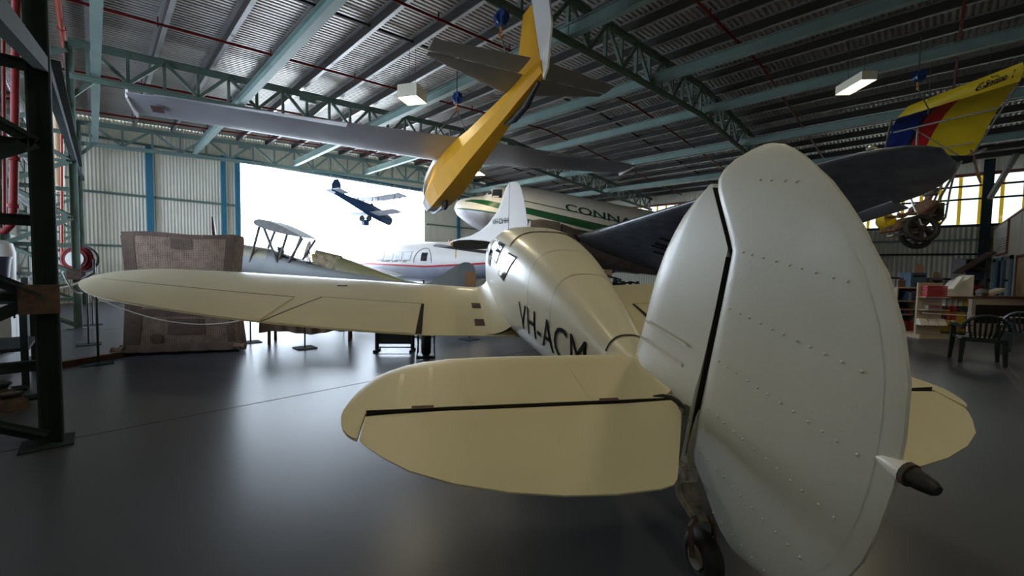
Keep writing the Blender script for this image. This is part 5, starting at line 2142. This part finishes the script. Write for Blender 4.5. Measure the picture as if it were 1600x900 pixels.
# left open shelves
D = 10.5
T = K(D)
l0, l1 = lat(1404, D), lat(1441, D)
t = thing('shop_shelf', T((l0, 0, 0)), 'open wooden shop shelves half hidden by the big rudder', 'shelf unit', 'shop shelves at the right')
for x in (l0, l1 - .03):
    m = MB(T)
    m.box(x, x + .03, 0, .35, 0, 1.15)
    m.build('side_panel', 'wood_pale', t)
m = MB(T)
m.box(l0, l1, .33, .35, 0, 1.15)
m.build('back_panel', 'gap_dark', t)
sh_z = [zed(1425, y, D) for y in (450, 471, 484, 492, 519)]
for z in sh_z:
    m = MB(T)
    m.box(l0, l1, -.02, .34, z - .012, z + .012)
    m.build('shelf_board', 'wood_tan', t)
for k, (si, mats_) in enumerate(((1, ('book_blue', 'grey_box', 'book_blue')), (3, ('book_blue', 'book_red', 'crate_blue')), (4, ('book_red', 'wood_dark', 'book_red', 'grey_box')))):
    for j, mt in enumerate(mats_):
        x = l0 + .24 + j * .082
        m = MB(T)
        hh = (.24, .10, .26)[k]
        m.box(x, x + .07, .03, .28, sh_z[si] + .012, sh_z[si] + .012 + hh - .02 * (j % 2))
        tag(m.build('shelf_book', mt), 'book standing on the %s board of the open shop shelves, %s from the left' % (('second', 'fourth', 'lowest')[k], ORD[j]), 'book', 'books on the open shop shelves')
# right packet rack with the white display box on it
D = 10.0
T = K(D)
l0, l1 = lat(1477, D), lat(1523, D)
t = thing('shop_shelf', T((l0, 0, 0)), 'shop rack hung with yellow and white packets under a white display box', 'shelf unit', 'shop shelves at the right')
m = MB(T)
m.box(l0, l1, .10, .13, .1, .93)
m.build('back_panel', 'packet_yellow', t)
m = MB(T)
m.box(l0 - .05, l1 + .05, -.12, .45, .93, .98)
m.build('top_board', 'wood_dark', t)
m = MB(T)
for z in (.28, .10):
    m.box(l0 - .1, l1, -.10, .2, z, z + .02)
m.build('shelf_board', 'wood_dark', t)
for x in (l0, l1 - .04):
    m = MB(T)
    m.box(x, x + .04, .1, .4, 0, .93)
    m.build('leg', 'wood_dark', t)
pk = [('packet_white', 'black'), ('packet_white', 'book_red'), ('packet_white', 'book_red'), ('packet_white', 'bin_blue'), ('packet_yellow', 'bin_blue')]
for r_ in range(2):
    for k, (c1, c2) in enumerate(pk if r_ == 0 else pk[:3]):
        x = l0 + .03 + k * .135
        z1_ = .90 - r_ * .34
        m = MB(T)
        m.loft([[(x, .07, z), (x + .06, .03, z), (x + .12, .07, z), (x + .06, .095, z)] for z in (z1_ - .30, z1_ - .16)])
        m.cur = 1
        m.loft([[(x, .07, z), (x + .06, .03, z), (x + .12, .07, z), (x + .06, .095, z)] for z in (z1_ - .16, z1_)])
        a, b = (c2, c1) if r_ == 0 else ('packet_yellow', c2)
        tag(m.build('snack_packet', [a, b]), 'packet hanging in the %s row of the shop rack, %s from the left' % (('upper', 'lower')[r_], ORD[k]), 'packet', 'packets on the shop rack')
m = MB(T)
pz = lambda x, y: (lat(x, D), 0, zed(x, y, D))
poly = [pz(1476, 462), pz(1523, 463), pz(1523, 430), pz(1517, 433), pz(1512, 437), pz(1505, 439), pz(1496, 449), pz(1490, 452), pz(1476, 453)]
poly[0] = (poly[0][0], 0, .98)
poly[1] = (poly[1][0], 0, .98)
m.prism(poly, (0, .3, 0))
tag(m.build('display_box', 'paper'), 'white stepped display box on top of the packet rack', 'box')
m = MB(T)
m.bar((lat(1487, D), -.02, zed(1487, 452, D)), (lat(1501, D), -.02, zed(1501, 433, D)), .12, .05)
tag(m.build('rolled_poster', 'paper'), 'rolled pale poster leaning on the white display box', 'poster')
# boxes behind
D = 11.6
T = K(D)
for x0, x1, y0, y1, mt, lab in ((1424, 1449, 450, 426, 'crate_blue', 'blue-grey toolbox with a dark handle behind the open shelves'), (1454, 1475, 449, 434, 'grey_box', 'grey radio set beside the blue-grey toolbox')):
    t = thing('equipment_box', T((lat(x0, D), 0, 0)), lab, 'box')
    z0_, z1_ = zed(x0, y0, D), zed(x0, y1, D)
    m = MB(T)
    m.box(lat(x0, D), lat(x1, D), 0, .35, z0_, z1_)
    m.build('case', mt, t)
    m = MB(T)
    a, b = lat(x0, D), lat(x1, D)
    m.box(a + .08, b - .08, -.03, 0, z1_ - .12, z1_ - .06)
    m.box(a + .14, b - .14, -.02, 0, z0_ + .05, z0_ + .16)
    m.build('handle', 'black', t)
l0, l1 = lat(1404, D), lat(1498, D)
t = thing('long_table', T((l0, 0, 0)), 'long dark table carrying boxes behind the shop shelves', 'table')
m = MB(T)
m.box(l0, l1, -.15, .6, zed(1440, 449.5, D) - .04, zed(1440, 449.5, D))
m.build('table_top', 'wood_dark', t)
for x in (l0 + .1, (l0 + l1) / 2, l1 - .1):
    m = MB(T)
    m.box(x - .03, x + .03, -.1, .5, 0, zed(1440, 449.5, D) - .04)
    m.build('leg', 'wood_dark', t)
# mounds of stuff on the table
random.seed(11)
for k, (x, y, r_) in enumerate(((1412, 441, .16), (1436, 420, .14), (1463, 431, .10), (1481, 437, .12), (1491, 428, .08))):
    D2 = 11.9
    c = P(x, y, D2)
    m = MB()
    zt = P(x, 449.5, 11.6).z if k != 1 and k != 2 else P(x, (426, 434)[k - 1], 11.6).z
    m.box(c.x - r_, c.x + r_, c.y - r_ * .7, c.y + r_ * .7, zt, zt + r_ * 1.3)
    m.box(c.x - r_ * .7, c.x + r_ * .8, c.y - r_ * .5, c.y + r_ * .6, zt + r_ * 1.3, zt + r_ * 1.7)
    tag(m.build('carton', ['wood_dark', 'cardboard', 'wood_tan', 'grey_box', 'rust'][k]), ['dark carton at the left end of the long table', 'brown carton on top of the blue-grey toolbox', 'small tan carton on top of the grey radio set', 'grey carton on the long table left of the white display box', 'rusty brown carton at the right end of the long table'][k], 'carton', 'cartons on the long table')
# dark cupboard with blue trays
D = 13.0
T = K(D)
l0, l1 = lat(1508, D), lat(1541, D)
t = thing('open_cupboard', T((l0, 0, 0)), 'open dark cupboard with trays by the green post', 'cupboard')
m = MB(T)
m.box(l0, l0 + .03, 0, .4, 0, 2.0)
m.box(l1 - .03, l1, 0, .4, 0, 2.0)
m.box(l0, l1, .38, .40, 0, 2.0)
m.box(l0, l1, 0, .4, 1.97, 2.0)
m.build('carcass', 'grey_box', t)
for z in (.5, .95, 1.35, 1.7):
    m = MB(T)
    m.box(l0, l1, 0, .38, z, z + .02)
    m.build('shelf_board', 'grey_box', t)
for k, (z, mt, lab) in enumerate(((.97, 'book_red', 'red tray in the open dark cupboard'), (1.37, 'book_blue', 'blue tray in the open dark cupboard'), (1.72, 'black', 'black tray in the open dark cupboard'))):
    m = MB(T)
    m.box(l0 + .05, l1 - .05, .02, .3, z, z + .2)
    m.box(l0 + .03, l1 - .03, .0, .02, z + .14, z + .2)
    tag(m.build('storage_tray', mt), lab, 'tray')
m = MB(T)
m.bar((l0 - .45, -.2, 1.55), (l1 - .1, -.2, 2.2), .25, .05)
tag(m.build('brown_panel', 'rust'), 'brown panel slanting over the open dark cupboard', 'panel')
# counter
D = 10.35
T = K(D)
l0, l1 = lat(1524, D), lat(1606, D)
t = thing('shop_counter', T((l0, 0, 0)), 'beige shop counter with dark top at the right picture edge', 'counter')
zc = zed(1560, 463, D)
m = MB(T)
m.box(l0, l1, .02, .32, .0, zc - .05)
m.build('body', 'plaster', t)
m = MB(T)
m.box(l0 - .05, l1, -.04, .36, zc - .05, zc)
m.build('top', 'wood_dark', t)
m = MB(T)
m.box(l0 + .1, l1, .0, .03, .30, zc - .22)
m.build('recess', 'gap_dark', t)
m = MB(T)
m.hexa([(lat(1558, D), .1, zc), (lat(1580, D), .1, zc + .12), (lat(1580, D), .3, zc + .12), (lat(1558, D), .3, zc), (lat(1558, D), .1, zc + .06), (lat(1580, D), .1, zc + .20), (lat(1580, D), .3, zc + .20), (lat(1558, D), .3, zc + .06)])
tag(m.build('ledger', 'paper'), 'pale open ledger propped on the shop counter', 'book')
m = MB(T)
m.ball((lat(1551, D), .2, zc + .09), .11, 12, 8, (1.2, 1, .8))
m.box(lat(1551, D) - .08, lat(1551, D) + .08, .14, .26, zc, zc + .04)
tag(m.build('desk_lamp', 'grey_box', smooth=50), 'rounded grey desk object beside the ledger on the counter', 'desk item')


# plastic armchairs
def armchair(px, py, rot, lab, first=None):
    o = P(px, py, 1)
    d = o - EYE
    o = EYE + d * (-EYE.z / d.z)
    t = thing('plastic_armchair', (o.x, o.y, 0), lab, 'chair', 'dark plastic armchairs')
    u = KR * math.cos(rot) + KF * math.sin(rot)
    T = frame(o, u)
    Tc = lambda p: T((p[0], -p[1], p[2]))      # (sideways, forward of the chair, up)
    for x, y in ((-.24, -.22), (.24, -.22), (-.27, .24), (.27, .24)):
        m = MB(Tc)
        m.loft([[(x * 1.08 + a, y * 1.08 + b, 0) for a, b in ((-.022, -.022), (.022, -.022), (.022, .022), (-.022, .022))], [(x + a, y + b, .42) for a, b in ((-.035, -.035), (.035, -.035), (.035, .035), (-.035, .035))]] + ([[(x + a, y + b, .66) for a, b in ((-.03, -.02), (.03, -.02), (.03, .02), (-.03, .02))]] if y > 0 else []))
        m.build('leg', 'chair_plastic', t, smooth=40)
    m = MB(Tc)
    m.loft([[(x * wd, y, z) for x in span(-1, 1, 8)] + [(x * wd, y, z - .025) for x in span(1, -1, 8)] for y, z, wd in ((-.25, .40, .25), (0, .415, .27), (.2, .43, .28), (.27, .41, .27))])
    m.build('seat', 'chair_plastic', t, smooth=40)
    m = MB(Tc)
    top = [(.27 * math.cos(q), -.30 - .05 * math.sin(q), .60 + .23 * math.sin(q)) for q in [PI * k / 16 for k in range(17)]]
    m.tube(top, .026, 6)
    m.bar((-.26, -.25, .42), (.26, -.25, .42), .03, .06)
    b_ = m.build('backrest', 'chair_plastic', t, smooth=40)
    for k in range(7):
        x = -.19 + k * .063
        zt = .60 + .22 * (1 - (x / .27) ** 2) ** .5
        m = MB(Tc)
        m.loft([[(x * .8 - .014, -.25, .43), (x * .8 + .014, -.25, .43), (x * .8 + .014, -.262, .43), (x * .8 - .014, -.262, .43)], [(x - .016, -.30, .58), (x + .016, -.30, .58), (x + .016, -.312, .58), (x - .016, -.312, .58)], [(x * 1.08 - .013, -.33, zt), (x * 1.08 + .013, -.33, zt), (x * 1.08 + .013, -.34, zt), (x * 1.08 - .013, -.34, zt)]])
        m.build('slat', 'chair_plastic', b_)
    for sg in (-1, 1):
        m = MB(Tc)
        m.tube([(.27 * sg, -.30, .60), (.31 * sg, -.15, .645), (.31 * sg, .1, .65), (.29 * sg, .26, .645), (.27 * sg, .25, .60)], [.022, .03, .034, .03, .02], 8)
        m.build('armrest', 'chair_plastic', t, smooth=50)


armchair(1527, 566, -.62, 'dark plastic armchair in front of the pale display unit, its slatted back to the camera')
armchair(1606, 556, -1.1, 'dark plastic armchair cut off by the right picture edge')

# ------------------------------------------------------------------ daylight
w = bpy.data.worlds.new('daylight')
SC.world = w
w.use_nodes = True
bg = w.node_tree.nodes['Background']
bg.inputs[0].default_value = (.74, .86, 1.0, 1)
bg.inputs[1].default_value = 14.0


def portal(loc, rot, sx, sy):
    L = bpy.data.lights.new('daylight_portal', 'AREA')
    L.shape = 'RECTANGLE'
    L.size, L.size_y = sx, sy
    L.cycles.is_portal = True
    o = bpy.data.objects.new('daylight_portal', L)
    COL.objects.link(o)
    o.location = loc
    o.rotation_euler = rot


portal(((DX0 + DX1) / 2, YF + .05, DZ / 2), (-PI / 2, 0, 0), DX1 - DX0, DZ)
portal((XR + .1, (YB + YF) / 2, (WZ0 + WZ1) / 2), (0, PI / 2, 0), WZ1 - WZ0, YF - YB)
portal((XL - .1, (7 + YF) / 2, 3.4), (0, -PI / 2, 0), 5.0, YF - 7)

SC.view_settings.view_transform = 'Standard'
SC.view_settings.look = 'None'
SC.view_settings.gamma = 1
SC.view_settings.use_curve_mapping = False
SC.view_settings.exposure = 0.25
cy = SC.cycles
cy.use_denoising = True
cy.denoising_prefilter = 'ACCURATE'
cy.use_adaptive_sampling = False
cy.use_guiding = True
cy.use_surface_guiding = True
cy.guiding_training_samples = 64
cy.max_bounces = 10
cy.diffuse_bounces = 6
cy.glossy_bounces = 4
cy.transparent_max_bounces = 8
cy.sample_clamp_indirect = 6
cy.caustics_reflective = False
cy.caustics_refractive = False
